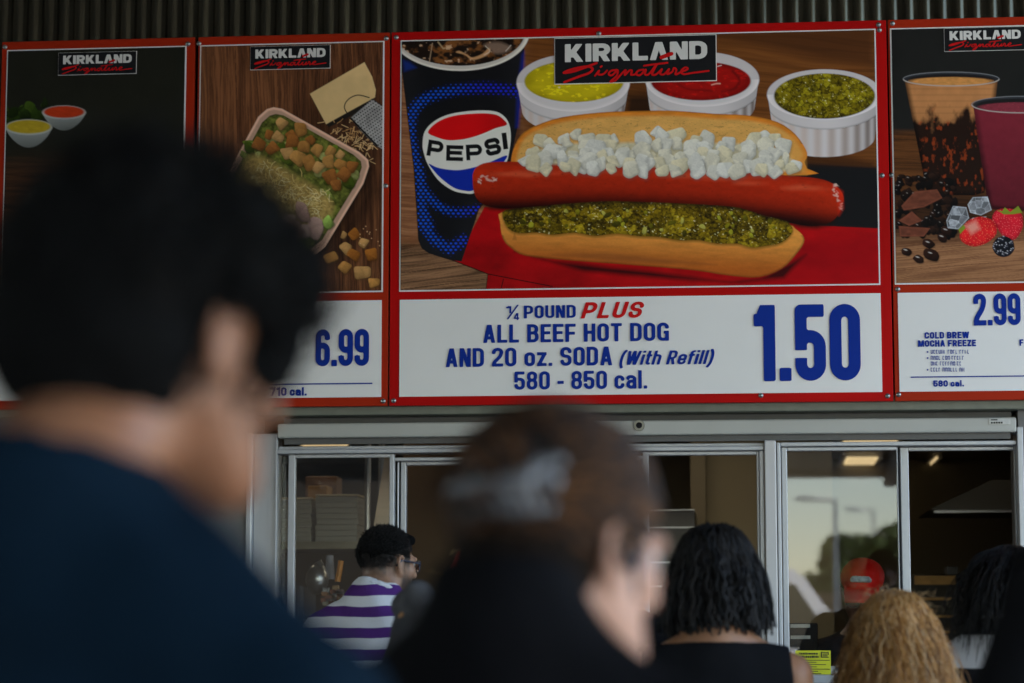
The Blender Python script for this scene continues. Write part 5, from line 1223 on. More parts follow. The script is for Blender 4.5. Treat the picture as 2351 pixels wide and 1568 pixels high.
class Person:
    """head centre in the world, body heading, head turn; everything is written in the person's own frame (feet at z=0, facing +y)"""
    def __init__(s, label, Hw, heading, hy=0, hp=0, hr=0, S=1.0, B=1.0, lean=.035, group=None, arms=None, sh_drop=0, slope=.03):
        s.S, s.B = S, B; hz = float(Hw[2]); s.hc = np.array([0, lean, hz])
        c, sn = math.cos(heading), math.sin(heading); off = np.array([c*0-sn*lean, sn*0+c*lean, 0])
        loc = np.array([Hw[0], Hw[1], 0])-off; s.heading = heading
        s.e = empty('person', (loc[0], loc[1], 0), label, 'person', group, heading)
        s.Rh = rotm(hy, hp, hr); s.piv = s.hc+np.array([0, -.02, -.10*S])
        s.shz = hz-.235*S-sh_drop; s.arms = arms or {}
        s.leg = s.shz-.03; s.slope = slope
    def H(s, x, y, z):                                  # head-local -> person-local (head turns about the top of the neck)
        return s.piv+s.Rh@(np.array([x, y, z+.10])*s.S+np.array([0, .02*s.S, 0]))
    def limbs(s):
        S, B = s.S, s.B; z = s.shz; k = z/1.36; o = {}
        for sd in (-1, 1):
            a = s.arms.get(sd, {})
            sh = np.array([sd*.185*B, -.01, z-.01-s.slope]); el = np.array(a.get('el', (sd*.245*B, -.04, z-.30*k))); wr = np.array(a.get('wr', (sd*.235*B, .10, z-.53*k)))
            o[sd] = (sh, el, wr)
        return o
    def body(s, m, h=.008, female=False, neck=.055, parts=True):
        S, B = s.S, s.B; b = Blob(); z = s.shz; H = s.H; R_ = s.Rh; k = z/1.36
        b.ell(H(0, -.018, .032), np.array([.075, .095, .086])*S, .02, R_)
        b.ell(H(0, .03, -.02), np.array([.062, .066, .086])*S, .03, R_)
        b.ell(H(0, .05, -.085), np.array([.042, .042, .034])*S, .03, R_)
        for sd in (-1, 1):
            b.cap(H(sd*.056, .005, -.055), H(sd*.018, .078, -.103), .020*S, .018*S, .03)
            b.ell(H(sd*.046, .062, -.022), np.array([.020, .018, .018])*S, .02, R_)
            b.ell(H(sd*.033, .098, .006), np.array([.017, .016, .011])*S, .012, R_, '-')
            b.cap(H(sd*.016, .092, .022), H(sd*.05, .080, .020), .010*S, .008*S, .012)
        b.cap(H(0, .092, .012), H(0, .114, -.030), .0085*S, .0135*S, .012); b.ell(H(-.012, .100, -.034), np.array([.008]*3)*S, .008); b.ell(H(.012, .100, -.034), np.array([.008]*3)*S, .008)
        b.ell(H(0, .091, -.058), np.array([.024, .012, .0065])*S, .006, R_); b.ell(H(0, .090, -.070), np.array([.021, .012, .0075])*S, .006, R_); b.ell(H(0, .084, -.103), np.array([.018, .014, .013])*S, .015)
        # ears: shell, rim and lobe
        for sd in (-1, 1):
            c = lambda y, zz, x=.082: H(sd*x, y, zz)
            b.ell(c(-.004, -.012, .077), np.array([.007, .017, .028])*S, .008, R_)
            rim = [(.004, .004, .078), (.000, .018, .083), (-.010, .024, .088), (-.021, .018, .092), (-.025, .002, .093), (-.020, -.016, .089), (-.010, -.030, .083), (.000, -.038, .079)]
            for q0, q1 in zip(rim[:-1], rim[1:]): b.cap(c(*q0), c(*q1), .0052*S, .0052*S, .004)
            b.ell(c(.002, -.036, .079), np.array([.005, .008, .009])*S, .005, R_)
            b.ell(c(-.002, -.012, .090), np.array([.007, .008, .012])*S, .004, R_, '-')
        nb = np.array([0, -.035, z+.05]); b.cap(H(0, -.022, -.055), nb, neck*S*.98, neck*S*1.08, .035)
        fw = .92 if female else 1
        for sd in (-1, 1):
            sh, el, wr = s.limbs()[sd]
            b.cap(nb-[0, 0, .02], sh, .055*S, .052*S*fw, .05)
            b.cap(sh, el, .048*fw, .038*fw, .03); b.cap(el, wr, .038*fw, .025, .02)
            fd = (wr-el)/np.linalg.norm(wr-el); up_ = np.array([sd*-1., 0, 0]); sx = np.cross(fd, up_); sx /= np.linalg.norm(sx)+1e-9
            pc = wr+fd*.045; b.cap(wr, pc+fd*.03, .024, .028, .015)
            for j, (o_, l) in enumerate(((-.027, .072), (-.009, .08), (.009, .076), (.026, .06))):
                r0 = pc+fd*.035+sx*o_; m1 = r0+fd*l*.5+up_*.008; m2 = m1+fd*l*.42+up_*.022; b.cap(r0, m1, .0085, .008, .004); b.cap(m1, m2, .008, .0065, .004)
            t0 = wr+fd*.025-sx*.022; t1 = t0-sx*.022+fd*.028; b.cap(t0, t1, .0105, .0095, .006); b.cap(t1, t1+fd*.028, .0095, .008, .004)
        b.ell((0, -.005, z-.14), (.155*B, .105, .19), .05); b.ell((0, 0, z-.38*k), (.135*B*fw, .098, .17), .06); b.ell((0, -.01, z-.55*k), (.16*B, .108, .13), .05)
        for sd in (-1, 1):
            hip = (sd*.085*B, 0, z-.60*k); kn = (sd*.095*B, .015, z-.93*k); an = (sd*.10*B, -.01, .09)
            b.cap(hip, kn, .083, .056, .03); b.cap(kn, an, .055, .038, .02); b.cap((sd*.10*B, -.03, .045), (sd*.115*B, .14, .032), .038, .03, .02)
        V, F = b.mesh(h); s.bodymesh = link('body', mesh_np('body', V, F), m, s.e, True, False)
        if parts:
            for sd in (-1, 1):
                q = MB(); q.sph(s.H(sd*.032, .079, .004), .0125*S); q.build('eye', M_EYE, s.e, True, False)
        return s
    def top(s, m, name='shirt', sleeve=.20, infl=.014, hem=.52, neck_z=.055, tilt=.35, fold=.004, seed=0, h=.009, neck_r=.075, warp=None, shoulders=True, extra=None, crew=True):
        B = s.B; b = Blob(); z = s.shz; k = z/1.36; i = infl
        nb = np.array([0, -.035, z+.05])
        for sd in (-1, 1):
            sh, el, wr = s.limbs()[sd]
            if shoulders: b.cap(nb-[0, 0, .02], sh, .055*s.S+i, .052+i, .05)
            if sleeve > 0:
                d = (el-sh)/np.linalg.norm(el-sh); L_ = np.linalg.norm(el-sh)
                if sleeve <= L_: b.cap(sh, sh+d*sleeve, .052+i, .054+i*1.5, .03, True)
                else:
                    b.cap(sh, el, .05+i, .044+i, .03); b.cap(el, wr, .042+i, .030+i, .02, True)
        b.ell((0, -.005, z-.14), (.158*B+i, .108+i, .20), .05); b.ell((0, 0, z-.38*k), (.145*B+i, .105+i, .2), .06); b.ell((0, -.01, z-.55*k), (.162*B+i, .112+i, .16), .05)
        if crew and shoulders: b.cap(nb-[0, 0, .01], nb+[0, .012, .07], .064*s.S+i*.5, .058*s.S+i*.4, .05)
        if extra: extra(b, s)
        if neck_r: b.cap((0, -.03, z-.0), (0, -.03+.3*math.sin(-.0), z+.4), neck_r*.8, neck_r, .004, op='-')
        b.cut((0, tilt, 1), z+neck_z); b.cut((0, 0, -1), -(z-hem*k*1.12))
        if fold:
            b.warp(lambda p: fold*noise3(p*np.array([14, 14, 9])+np.array([0, 0, 1])*p[..., :1]*9, seed)+fold*.5*noise3(p*np.array([40, 40, 16])+p[..., 2:3]*np.array([12, 0, 0]), seed+3))
        V, F = b.mesh(h); return link(name, mesh_np(name, V, F), m, s.e, True, False)
    def trousers(s, m=None):
        B = s.B; b = Blob(); z = s.shz; k = z/1.36
        b.ell((0, -.01, z-.56*k), (.168*B, .118, .14), .04)
        for sd in (-1, 1):
            hip = (sd*.088*B, 0, z-.60*k); kn = (sd*.097*B, .015, z-.93*k); an = (sd*.10*B, -.01, .075)
            b.cap(hip, kn, .094, .070, .03); b.cap(kn, an, .069, .062, .02, True)
        V, F = b.mesh(.014); link('trousers', mesh_np('trousers', V, F), m or M_TROUS, s.e, True, False)
        for sd in (-1, 1):
            b = Blob(); b.cap((sd*.10*B, -.04, .048), (sd*.118*B, .155, .038), .047, .038, .02); b.cut((0, 0, -1), -.002); V, F = b.mesh(.01); link('shoe', mesh_np('shoe', V, F), M_SHOE, s.e, True, False)
        return s
    def scalp(s, n, seed, keep, r=(.080, .100, .091), c=(0, -.018, .034)):
        """random roots and normals on the skull (head-local) where keep(p) is true"""
        rg = np.random.RandomState(seed); P_, N_ = [], []; tot = 0
        while tot < n:
            d = rg.normal(size=(n*2, 3)); d /= np.linalg.norm(d, axis=1)[:, None]; p = d*np.array(r)+c; k = keep(p); P_.append(p[k]); nn = d/np.array(r); N_.append((nn/np.linalg.norm(nn, axis=1)[:, None])[k]); tot += k.sum()
        return np.concatenate(P_)[:n], np.concatenate(N_)[:n]
    def Hn(s, A):                                       # head-local array -> person-local
        sh = A.shape; q = (A.reshape(-1, 3)+np.array([0, 0, .10]))*s.S+np.array([0, .02*s.S, 0])
        return (s.piv+q@s.Rh.T).reshape(sh)
    def cap_hair(s, ells, m, name='hair', cuts=(), fold=.003, h=.006, freq=60, seed=0, subs=()):
        """solid hair volume from head-local ellipsoids"""
        b = Blob()
        for c, r, k in ells: b.ell(s.H(*c), np.array(r)*s.S, k, s.Rh)
        for c, r, k in subs: b.ell(s.H(*c), np.array(r)*s.S, k, s.Rh, '-')
        for n, d in cuts:
            n = np.array(n, float); nw = s.Rh@n; b.cut(nw, nw@s.piv+(n@np.array([0, .02, .10])+d)*s.S)
        if fold: b.warp(lambda p: fold*noise3(p*freq, seed)+fold*.6*noise3(p*freq*2.3, seed+5))
        V, F = b.mesh(h); return link(name, mesh_np(name, V, F), m, s.e, True, False)
    def strands(s, root, nrm, step, nseg, length, rad, m, parent, name='strands', taper=True, sides=3):
        """grow strands: step(p, d, t, i) returns the new direction; all head-local"""
        n = len(root); p = root.copy(); d = nrm.copy(); path = [p.copy()]; L_ = np.broadcast_to(length, (n,))
        for j in range(nseg):
            d = step(p, d, j/nseg); d = d/(np.linalg.norm(d, axis=1)[:, None]+1e-9); p = p+d*(L_/nseg)[:, None]; path.append(p.copy())
        path = np.stack(path, 1); t = np.linspace(0, 1, nseg+1)[None]; rr = np.broadcast_to(np.asarray(rad).reshape(-1, 1), (n, nseg+1))*(1-.75*t**2 if taper else 1+0*t)
        V, F = tubes(s.Hn(path), rr*s.S, sides); me = mesh_np(name, V, F)
        o = link(name, me, m, parent, True, False); return o
def push_out(p, d, t, c=(0, -.018, .034), r=(.081, .101, .092), amt=1.0):
    """bend direction so that strands slide over the skull instead of entering it"""
    q = (p-np.array(c))/np.array(r); k = np.linalg.norm(q, axis=1); n = q/np.array(r); n /= np.linalg.norm(n, axis=1)[:, None]
    dn = (d*n).sum(1); w_ = np.where(k < 1.06, 1.0, 0)
    return d-n*(np.minimum(dn, 0)*w_)[:, None]+n*(np.where(k < 1.0, .5, 0)*amt)[:, None]

# ------------------------------------------------------------------ the people in the queue
# 1. tall man close to the camera, looking down to the right
M_HAIRB = island_mat('black_curls', [(.004, .004, .004), (.009, .009, .009), (.018, .017, .016)], .7, .06)
M_HAIRBASE = mat('black_hair_base', (.005, .005, .005), .9, spec=.03)
pm = Person('tall person with curly black hair in a dark navy t-shirt, blurred in the foreground', P(322, 748, -9+1.92), R(-22), hy=R(-17), hp=R(12), S=1.03, B=1.20, lean=.085, sh_drop=-.045, slope=.115)
pm.body(skin('tan_skin', (.25, .108, .055)), h=.007)
pm.top(cloth('navy_cotton', (.0035, .011, .021)), 'shirt', sleeve=.20, fold=.008, seed=2, neck_z=.075, neck_r=.066)
pm.trousers()
hb = pm.cap_hair([((0, -.036, .046), (.100, .116, .076), .02), ((0, -.062, -.016), (.096, .088, .090), .03), ((0, .050, .082), (.085, .06, .040), .03), ((.056, .058, .012), (.026, .036, .050), .02), ((-.056, .058, .012), (.026, .036, .050), .02), ((0, .088, .062), (.07, .03, .035), .03)], M_HAIRBASE, fold=.006, freq=45, subs=[((.0, .15, -.085), (.085, .10, .10), .01), ((.105, .0, -.045), (.045, .045, .055), .01), ((-.105, .0, -.045), (.045, .045, .055), .01)])
keep = lambda p: (p[:, 2] > -.085) & ~((p[:, 1] > .06) & (p[:, 2] < .03)) & ~((np.abs(p[:, 0]) > .055) & (p[:, 1] > -.035) & (p[:, 1] < .03) & (p[:, 2] < .025)) & ~((p[:, 1] > .02) & (p[:, 2] < -.01))
r_, n_ = pm.scalp(2600, 3, keep, (.088, .106, .084), (0, -.022, .038))
rs = np.random.RandomState(5); ph = rs.uniform(0, 6.28, (len(r_), 1)); a1 = np.cross(n_, rs.normal(size=n_.shape)); a1 /= np.linalg.norm(a1, axis=1)[:, None]; b1 = np.cross(n_, a1)
curl = lambda p, d, t: n_*.42+a1*np.cos(ph+t*11)+b1*np.sin(ph+t*11)+np.array([0, .12, .0])
pm.strands(r_, n_, curl, 12, rs.uniform(.05, .11, len(r_))*(1+.55*noise3(r_*55, 2)), .0030, M_HAIRB, hb, 'curls', sides=3)

# 2. woman with pinned-up brown hair
M_HAIRBR = island_mat('brown_strands', [(.010, .007, .006), (.02, .012, .008), (.035, .017, .009), (.16, .065, .02)], .5, .18)
M_HBRBASE = mat('brown_hair_base', (.009, .006, .0045), .8, spec=.06, noise=.5, nscale=30)
pw = Person('woman with brown hair pinned up in a grey claw clip, blurred in the middle', P(1256, 1252, -9+2.45), R(-16), hy=R(-30), hp=R(9), S=1.0, B=1.02, lean=.09, sh_drop=-.10, slope=.07)
pw.body(skin('fair_skin', (.46, .25, .175)), h=.0065, female=True, neck=.050)
pw.top(cloth('black_cotton', (.005, .005, .006)), 'top', sleeve=.2, fold=.007, seed=4, neck_z=.105, tilt=.15, neck_r=.05)
pw.trousers()
hb = pw.cap_hair([((0, -.028, .042), (.090, .104, .094), .02), ((0, -.055, -.03), (.078, .068, .078), .03), ((0, -.05, -.085), (.062, .045, .05), .03), ((0, -.045, -.13), (.050, .034, .04), .03), ((-.055, -.005, -.055), (.034, .05, .06), .02), ((.02, -.095, .062), (.062, .042, .048), .02)], M_HBRBASE, fold=.003, freq=50, subs=[((0, .13, -.03), (.088, .095, .11), .008), ((.105, .02, -.05), (.045, .055, .06), .008)])
keep = lambda p: (p[:, 2] > -.075) & ~((p[:, 1] > .06) & (p[:, 2] < .07)) & ~((np.abs(p[:, 0]) > .055) & (p[:, 1] > -.015) & (p[:, 2] < .015))
r_, n_ = pw.scalp(2600, 7, keep, (.090, .104, .094), (0, -.028, .040))
tgt = np.array([.055, -.120, .034]); wob = np.random.RandomState(2).normal(size=r_.shape)*.10
pw.strands(r_, n_, lambda p, d, t: push_out(p, (tgt-p)/np.linalg.norm(tgt-p, axis=1)[:, None]+wob+n_*.08, t, (0, -.028, .042), (.092, .106, .097)), 10, np.linalg.norm(r_-tgt, axis=1)*1.0, .0024, M_HAIRBR, hb, 'strands')
rs = np.random.RandomState(9)                                       # twisted bun and loose ends above the clip
th = rs.uniform(0, 6.28, 420); rr_ = rs.uniform(.3, 1, 420); r0 = np.stack([.025+.058*rr_*np.cos(th), -.122-.012*(1-rr_)+rs.normal(0, .004, 420), .052+.040*rr_*np.sin(th)], 1)
ww = rs.normal(size=(420, 3))*.3
pw.strands(r0, ww, lambda p, d, t: np.stack([-np.sin(th+t*2.5), -.25*np.cos(t*6+th*2), np.cos(th+t*2.5)*.8], 1)+ww*.6, 9, rs.uniform(.04, .10, 420), .0028, M_HAIRBR, hb, 'bun')
# claw clip
cl = Blob()
for sd in (-1, 1):
    for k in range(6):
        x = -.045+k*.018; cl.cap(pw.H(x+.060, -.142-.006*math.cos(x*20), .036), pw.H(x+.060+.004*sd, -.122, .036+sd*.024), .0052, .0036, .004)
cl.cap(pw.H(.0, -.148, .034), pw.H(.108, -.116, .042), .0095, .0095, .004); cl.cap(pw.H(.004, -.136, .058), pw.H(.102, -.106, .064), .0072, .0072, .004); cl.cap(pw.H(.004, -.134, .012), pw.H(.1, -.108, .018), .0062, .0062, .004)
V, F = cl.mesh(.0035); link('hair_clip', mesh_np('hair_clip', V, F), mat('clip_plastic', (.13, .13, .138), .22, spec=.7), pw.e, True, False)
def glasses(pp, m, lens=None, name='glasses', drop=.004):
    g_ = Blob(); S = pp.S
    for sd in (-1, 1):
        g_.cap(pp.H(sd*.066, .088, .010-drop), pp.H(sd*.083, -.004, .010), .0030, .0034, .001); g_.cap(pp.H(sd*.083, -.004, .010), pp.H(sd*.079, -.024, -.010), .0034, .0028, .001)
        ri = [(.010, .108, .012), (.038, .108, .020), (.064, .090, .014), (.062, .090, -.012), (.040, .104, -.020), (.014, .110, -.012), (.010, .108, .012)]
        for a, c in zip(ri[:-1], ri[1:]): g_.cap(pp.H(sd*a[0], a[1], a[2]-drop), pp.H(sd*c[0], c[1], c[2]-drop), .0027 if a[2] < 0 else .0036, .0027, .001)
    g_.cap(pp.H(-.011, .110, .010-drop), pp.H(.011, .110, .010-drop), .0026, .0026, .001)
    V, F = g_.mesh(.0026); o = link(name, mesh_np(name, V, F), m, pp.e, True, False)
    for sd in (-1, 1):
        q = MB(); q.poly([tuple(pp.H(sd*a, y, z-drop)) for a, y, z in ((.012, .107, .011), (.038, .107, .018), (.062, .089, .012), (.060, .089, -.011), (.040, .103, -.018), (.015, .109, -.011))]); q.build('lens', M_GLASS, o, False, False)
M_FRAME = mat('glasses_frame', (.015, .018, .03), .2, spec=.6)
eb = Blob(); eb.cap(pw.H(.094, .010, -.012), pw.H(.086, .004, -.014), .008, .007, .004); eb.cap(pw.H(.093, .012, -.014), pw.H(.090, .022, -.045), .0042, .0036, .003)
V, F = eb.mesh(.003); link('earphone', mesh_np('earphone', V, F), M_FRAME, pw.e, True, False)

# 3. man in the striped shirt
def stripe_mat(name, c1, c2, per, duty, ph):
    m = cloth(name, c1); n = m.node_tree.nodes; L_ = m.node_tree.links; b = n['Principled BSDF']
    tc = n.new('ShaderNodeTexCoord'); sp = n.new('ShaderNodeSeparateXYZ'); L_.new(tc.outputs['Object'], sp.inputs[0])
    ns = n.new('ShaderNodeTexNoise'); ns.inputs['Scale'].default_value = 7; L_.new(tc.outputs['Object'], ns.inputs['Vector'])
    a = n.new('ShaderNodeMath'); a.operation = 'MULTIPLY_ADD'; a.inputs[1].default_value = .018; L_.new(ns.outputs[0], a.inputs[0]); L_.new(sp.outputs['Z'], a.inputs[2])
    d = n.new('ShaderNodeMath'); d.operation = 'MULTIPLY_ADD'; d.inputs[1].default_value = 1/per; d.inputs[2].default_value = ph; L_.new(a.outputs[0], d.inputs[0])
    f = n.new('ShaderNodeMath'); f.operation = 'FRACT'; L_.new(d.outputs[0], f.inputs[0])
    g = n.new('ShaderNodeMath'); g.operation = 'LESS_THAN'; g.inputs[1].default_value = duty; L_.new(f.outputs[0], g.inputs[0])
    x = n.new('ShaderNodeMix'); x.data_type = 'RGBA'; x.inputs['A'].default_value = (*c1, 1); x.inputs['B'].default_value = (*c2, 1); L_.new(g.outputs[0], x.inputs['Factor'])
    L_.new(x.outputs['Result'], b.inputs['Base Color']); return m
ps = Person('man with short black hair and glasses in a purple and white striped shirt', P(881, 1294, -9+7.9), R(-12), hy=R(-31), hp=R(3), S=.97, B=1.04, sh_drop=-.06, slope=.055)
def fade_mat(name, c, hair):
    """skin that turns to clipped hair higher up the head"""
    m = skin(name, c); n = m.node_tree.nodes; L_ = m.node_tree.links; b = n['Principled BSDF']
    at_ = n.new('ShaderNodeVertexColor'); at_.layer_name = 'fade'; x = n.new('ShaderNodeMix'); x.data_type = 'RGBA'
    old = b.inputs['Base Color'].links[0].from_socket; L_.new(old, x.inputs['A']); x.inputs['B'].default_value = (*hair, 1); L_.new(at_.outputs[0], x.inputs['Factor']); L_.new(x.outputs['Result'], b.inputs['Base Color']); return m
ps.body(fade_mat('brown_skin', (.33, .185, .115), (.012, .011, .011)), h=.0055, neck=.062)
me = ps.bodymesh.data; co = np.zeros(len(me.vertices)*3); me.vertices.foreach_get('co', co); co = co.reshape(-1, 3)
hl = ((co-ps.piv)/ps.S)@ps.Rh-np.array([0, .02, .10]); x_, y_, z_ = hl.T
nz_ = noise3(hl*160, 1)*.12
fd = sstep(-.055, .015, z_+.03*nz_-.25*np.maximum(y_-.0, 0)+.02*(y_ < -.05))*sstep(.055, .04, y_-.25*np.maximum(z_-.03, 0))*.96
fd = np.where((np.abs(x_) > .074) & (np.abs(z_+.012) < .042) & (y_ > -.03) & (y_ < .01), 0, fd)
bd = sstep(-.03, -.055, z_)*sstep(-.01, .012, y_)*.85*(z_ > -.125)+.35*sstep(.03, .02, np.abs(y_-.022))*sstep(-.055, -.02, z_)*(z_ < .01)
fd = np.clip(np.maximum(fd, np.clip(bd, 0, .85))+nz_*(fd > .05)*(fd < .9), 0, 1)
ca = me.attributes.new('fade', 'FLOAT_COLOR', 'POINT'); ca.data.foreach_set('color', np.repeat(fd, 4).astype(np.float32))
M_SH = island_mat('short_black_hair', [(.004, .004, .004), (.007, .006, .006), (.014, .012, .011)], .5, .25)
hb = ps.cap_hair([((0, -.017, .040), (.0785, .0975, .081), .01), ((0, .055, .084), (.055, .043, .026), .02)], M_HAIRBASE, fold=.002, freq=70, cuts=[((0, .35, -1), -.045)], h=.005)
keep = lambda p: (p[:, 2] > .028+.3*p[:, 1]*(p[:, 1] > 0)) 
r_, n_ = ps.scalp(3400, 4, keep, (.079, .098, .082), (0, -.017, .041)); wv = np.random.RandomState(3).normal(size=r_.shape)*.35
ps.strands(r_, n_, lambda p, d, t: n_*(.45-.3*t)+np.array([0, .55, .12])+wv, 5, .007+.010*sstep(.06, .12, r_[:, 2]), .0011, M_SH, hb, 'strands')
r_, n_ = ps.scalp(2600, 14, lambda p: (p[:, 2] > -.02) & (p[:, 2] < .05) & (p[:, 1] < .045) & ~((np.abs(p[:, 0]) > .06) & (p[:, 1] > -.035) & (p[:, 2] < .022)), (.0765, .0965, .0875), (0, -.018, .032)); wv2 = np.random.RandomState(8).normal(size=r_.shape)*.3
ps.strands(r_, n_, lambda p, d, t: n_*.5+np.array([0, .2, -.5])+wv2, 3, .004+.010*sstep(-.02, .05, r_[:, 2]), .0007, M_SH, hb, 'side_strands')
ps.top(stripe_mat('striped_cotton', (.66, .66, .68), (.085, .03, .17), .069, .50, .30), 'shirt', sleeve=.23, fold=.008, seed=7, infl=.021, h=.007, neck_z=.092, neck_r=.060)
cb = Blob(); zc = ps.shz+.070; n_c = 18
for k in range(n_c):
    a0, a1_ = 2*math.pi*k/n_c, 2*math.pi*(k+1)/n_c
    f0 = lambda a: np.array([.066*math.cos(a), -.03+.066*math.sin(a), zc-.035*math.sin(a)])
    cb.cap(f0(a0), f0(a1_), .0095, .0095, .004)
V, F = cb.mesh(.005); link('collar', mesh_np('collar', V, F), cloth('white_collar', (.68, .68, .70)), ps.e, True, False)
ps.trousers(); glasses(ps, mat('blue_frame', (.02, .025, .05), .12, spec=.9))

# 4. person with a bare tattooed shoulder in a slipped grey jacket, mostly hidden
pt = Person('person in a slipped charcoal jacket with one bare shoulder, mostly hidden', P(1138, 1262, -9+6.0), R(4), hy=R(-10), hp=R(6), S=.98, B=1.02, sh_drop=-.06, slope=.0)
pt.body(skin('warm_skin', (.36, .17, .06)), h=.008, female=True)
M_CHAR = cloth('charcoal_fleece', (.075, .075, .08), noise=.25)
M_TOPD = cloth('dark_top', (.02, .02, .022)); pt.top(M_TOPD, 'top', sleeve=0, shoulders=False, neck_z=-.115, tilt=0, neck_r=0, fold=.003)
jb = Blob(); z = pt.shz
for sd in (-1, 1):
    jb.cap((sd*.19, -.02, z-.05), (sd*.25, -.05, z-.30), .072, .066, .03); jb.cap((sd*.25, -.05, z-.3), (sd*.22, .1, z-.5), .06, .05, .03)
rolls = [(-.225, .02, z+.035), (-.185, -.06, z+.055), (-.12, -.105, z-.02), (-.03, -.13, z-.055), (.07, -.13, z-.05), (.16, -.10, z-.03), (.22, .0, z-.02)]
for a, c in zip(rolls[:-1], rolls[1:]): jb.cap(a, c, .030, .034, .03)
jb.ell((0, -.03, z-.28), (.20, .12, .20), .05); jb.ell((0, -.02, z-.52), (.19, .14, .2), .05)
jb.warp(lambda p: .007*noise3(p*np.array([26, 26, 40])+p[..., :1]*np.array([0, 8, 14]), 3)+.003*noise3(p*60, 5))
V, F = jb.mesh(.009); link('jacket', mesh_np('jacket', V, F), M_CHAR, pt.e, True, False)
tb = MB(); q = lambda x, zz: (x, -.093-.0, z+zz); M_TAT = mat('tattoo_ink', (.02, .022, .025), .5)
hb = pt.cap_hair([((0, -.028, .045), (.092, .108, .096), .02), ((0, -.06, -.03), (.07, .06, .08), .03)], mat('blond_hair_base', (.16, .10, .05), .6), fold=.004, subs=[((0, .13, -.03), (.088, .095, .11), .008)])
rs = np.random.RandomState(4); r0 = np.stack([-.062+rs.normal(0, .014, 26), -.07+rs.normal(0, .01, 26), -.075+rs.normal(0, .02, 26)], 1); wv = rs.normal(size=r0.shape)*.35
pt.strands(r0, wv, lambda p, d, t: np.array([-.55, -.12, -.75])+wv*(1+t)+np.stack([np.sin(t*7+wv[:, 0]*9), 0*wv[:, 0], np.cos(t*6+wv[:, 1]*9)], 1)*.35, 8, rs.uniform(.06, .13, 26), .0022, island_mat('blond_strands', [(.18, .10, .03), (.4, .26, .11), (.5, .36, .18)], .4), hb, 'strands')
tie = Blob(); tie.cap(pt.H(-.108, -.06, -.050), pt.H(-.082, -.075, -.022), .004, .013, .004); V, F = tie.mesh(.004); link('hair_tie', mesh_np('hair_tie', V, F), mat('red_ribbon', (.5, .02, .01), .5), pt.e, True, False)
pt.trousers()

# 5. person in black seen only as a shoulder
pb = Person('person in a black t-shirt hidden behind the pinned-up brown hair, only a shoulder showing', P(1432, 1285, -9+7.15), R(0), S=.98, B=.92)
pb.body(skin('brown_skin_plain', (.22, .12, .07)), h=.012); pb.top(cloth('black_jersey', (.008, .008, .009)), fold=.004, seed=9); pb.trousers()
pb.cap_hair([((0, -.022, .042), (.088, .106, .094), .02)], M_HAIRBASE, subs=[((0, .13, -.03), (.088, .095, .11), .008)])

# 6. woman with a bob of black locs, sleeveless top
pk = Person('woman with a bob of black locs and a black sleeveless top', P(1640, 1334, -9+6.3), R(4), hy=R(12), hp=R(4), S=1.02, B=1.04, sh_drop=-.055, slope=.045)
pk.body(skin('deep_skin', (.30, .145, .075)), h=.007, female=True)
pk.top(cloth('black_ribbed', (.008, .0085, .010)), 'tank_top', sleeve=0, shoulders=True, fold=.003, seed=3, h=.007, neck_z=.018, tilt=.1, neck_r=.095, crew=False, extra=lambda b, s: [b.ell((sd*.235*s.B, -.01, s.shz-.02), (.058, .16, .15), .008, op='-') for sd in (-1, 1)])
pk.trousers()
hb = pk.cap_hair([((0, -.03, .045), (.094, .110, .090), .02), ((0, -.06, -.03), (.094, .070, .085), .03)], M_HAIRBASE, fold=.005, freq=55, subs=[((0, .14, -.03), (.092, .10, .12), .008), ((0, -.02, -.16), (.09, .09, .06), .01)], cuts=[((0, 0, -1), .115)])
r_, n_ = pk.scalp(950, 5, lambda p: (p[:, 2] > -.02) & ~((p[:, 1] > .055) & (p[:, 2] < .085)), (.097, .110, .092), (0, -.03, .045)); rs = np.random.RandomState(6)
wv = rs.normal(size=r_.shape)*.11; ph = rs.uniform(0, 6, len(r_)); ax2 = np.cross(n_, [0, 0, 1.0])
def locs(p, d, t):
    out = np.stack([p[:, 0], p[:, 1]+.03, 0*p[:, 0]], 1); out /= np.linalg.norm(out, axis=1)[:, None]+1e-6
    q = np.array([0, -.08, -.75-.5*t])+out*(.34*(1-t)**1.5-.12*t)+wv+ax2*(.55*np.sin(ph+t*20))[:, None]
    return push_out(p, q, t, (0, -.03, .04), (.098, .110, .098))
pk.strands(r_, n_, locs, 16, np.clip(.075+(r_[:, 2]+.07)*.88, .05, .235)*rs.uniform(.72, 1.15, len(r_)), .0034, island_mat('black_locs', [(.004, .004, .004), (.009, .008, .008), (.02, .018, .017)], .6, .2), hb, 'locs', sides=5, taper=False)
er = Blob(); c0 = pk.H(-.088, .0, -.06)
for k in range(14): er.cap(c0+np.array([0, .016*math.cos(k*.449), .016*math.sin(k*.449)]), c0+np.array([0, .016*math.cos(k*.449+.449), .016*math.sin(k*.449+.449)]), .0026, .0026, .001)
V, F = er.mesh(.0024); link('earring', mesh_np('earring', V, F), mat('gold', (.7, .45, .12), .25, 1), pk.e, True, False)

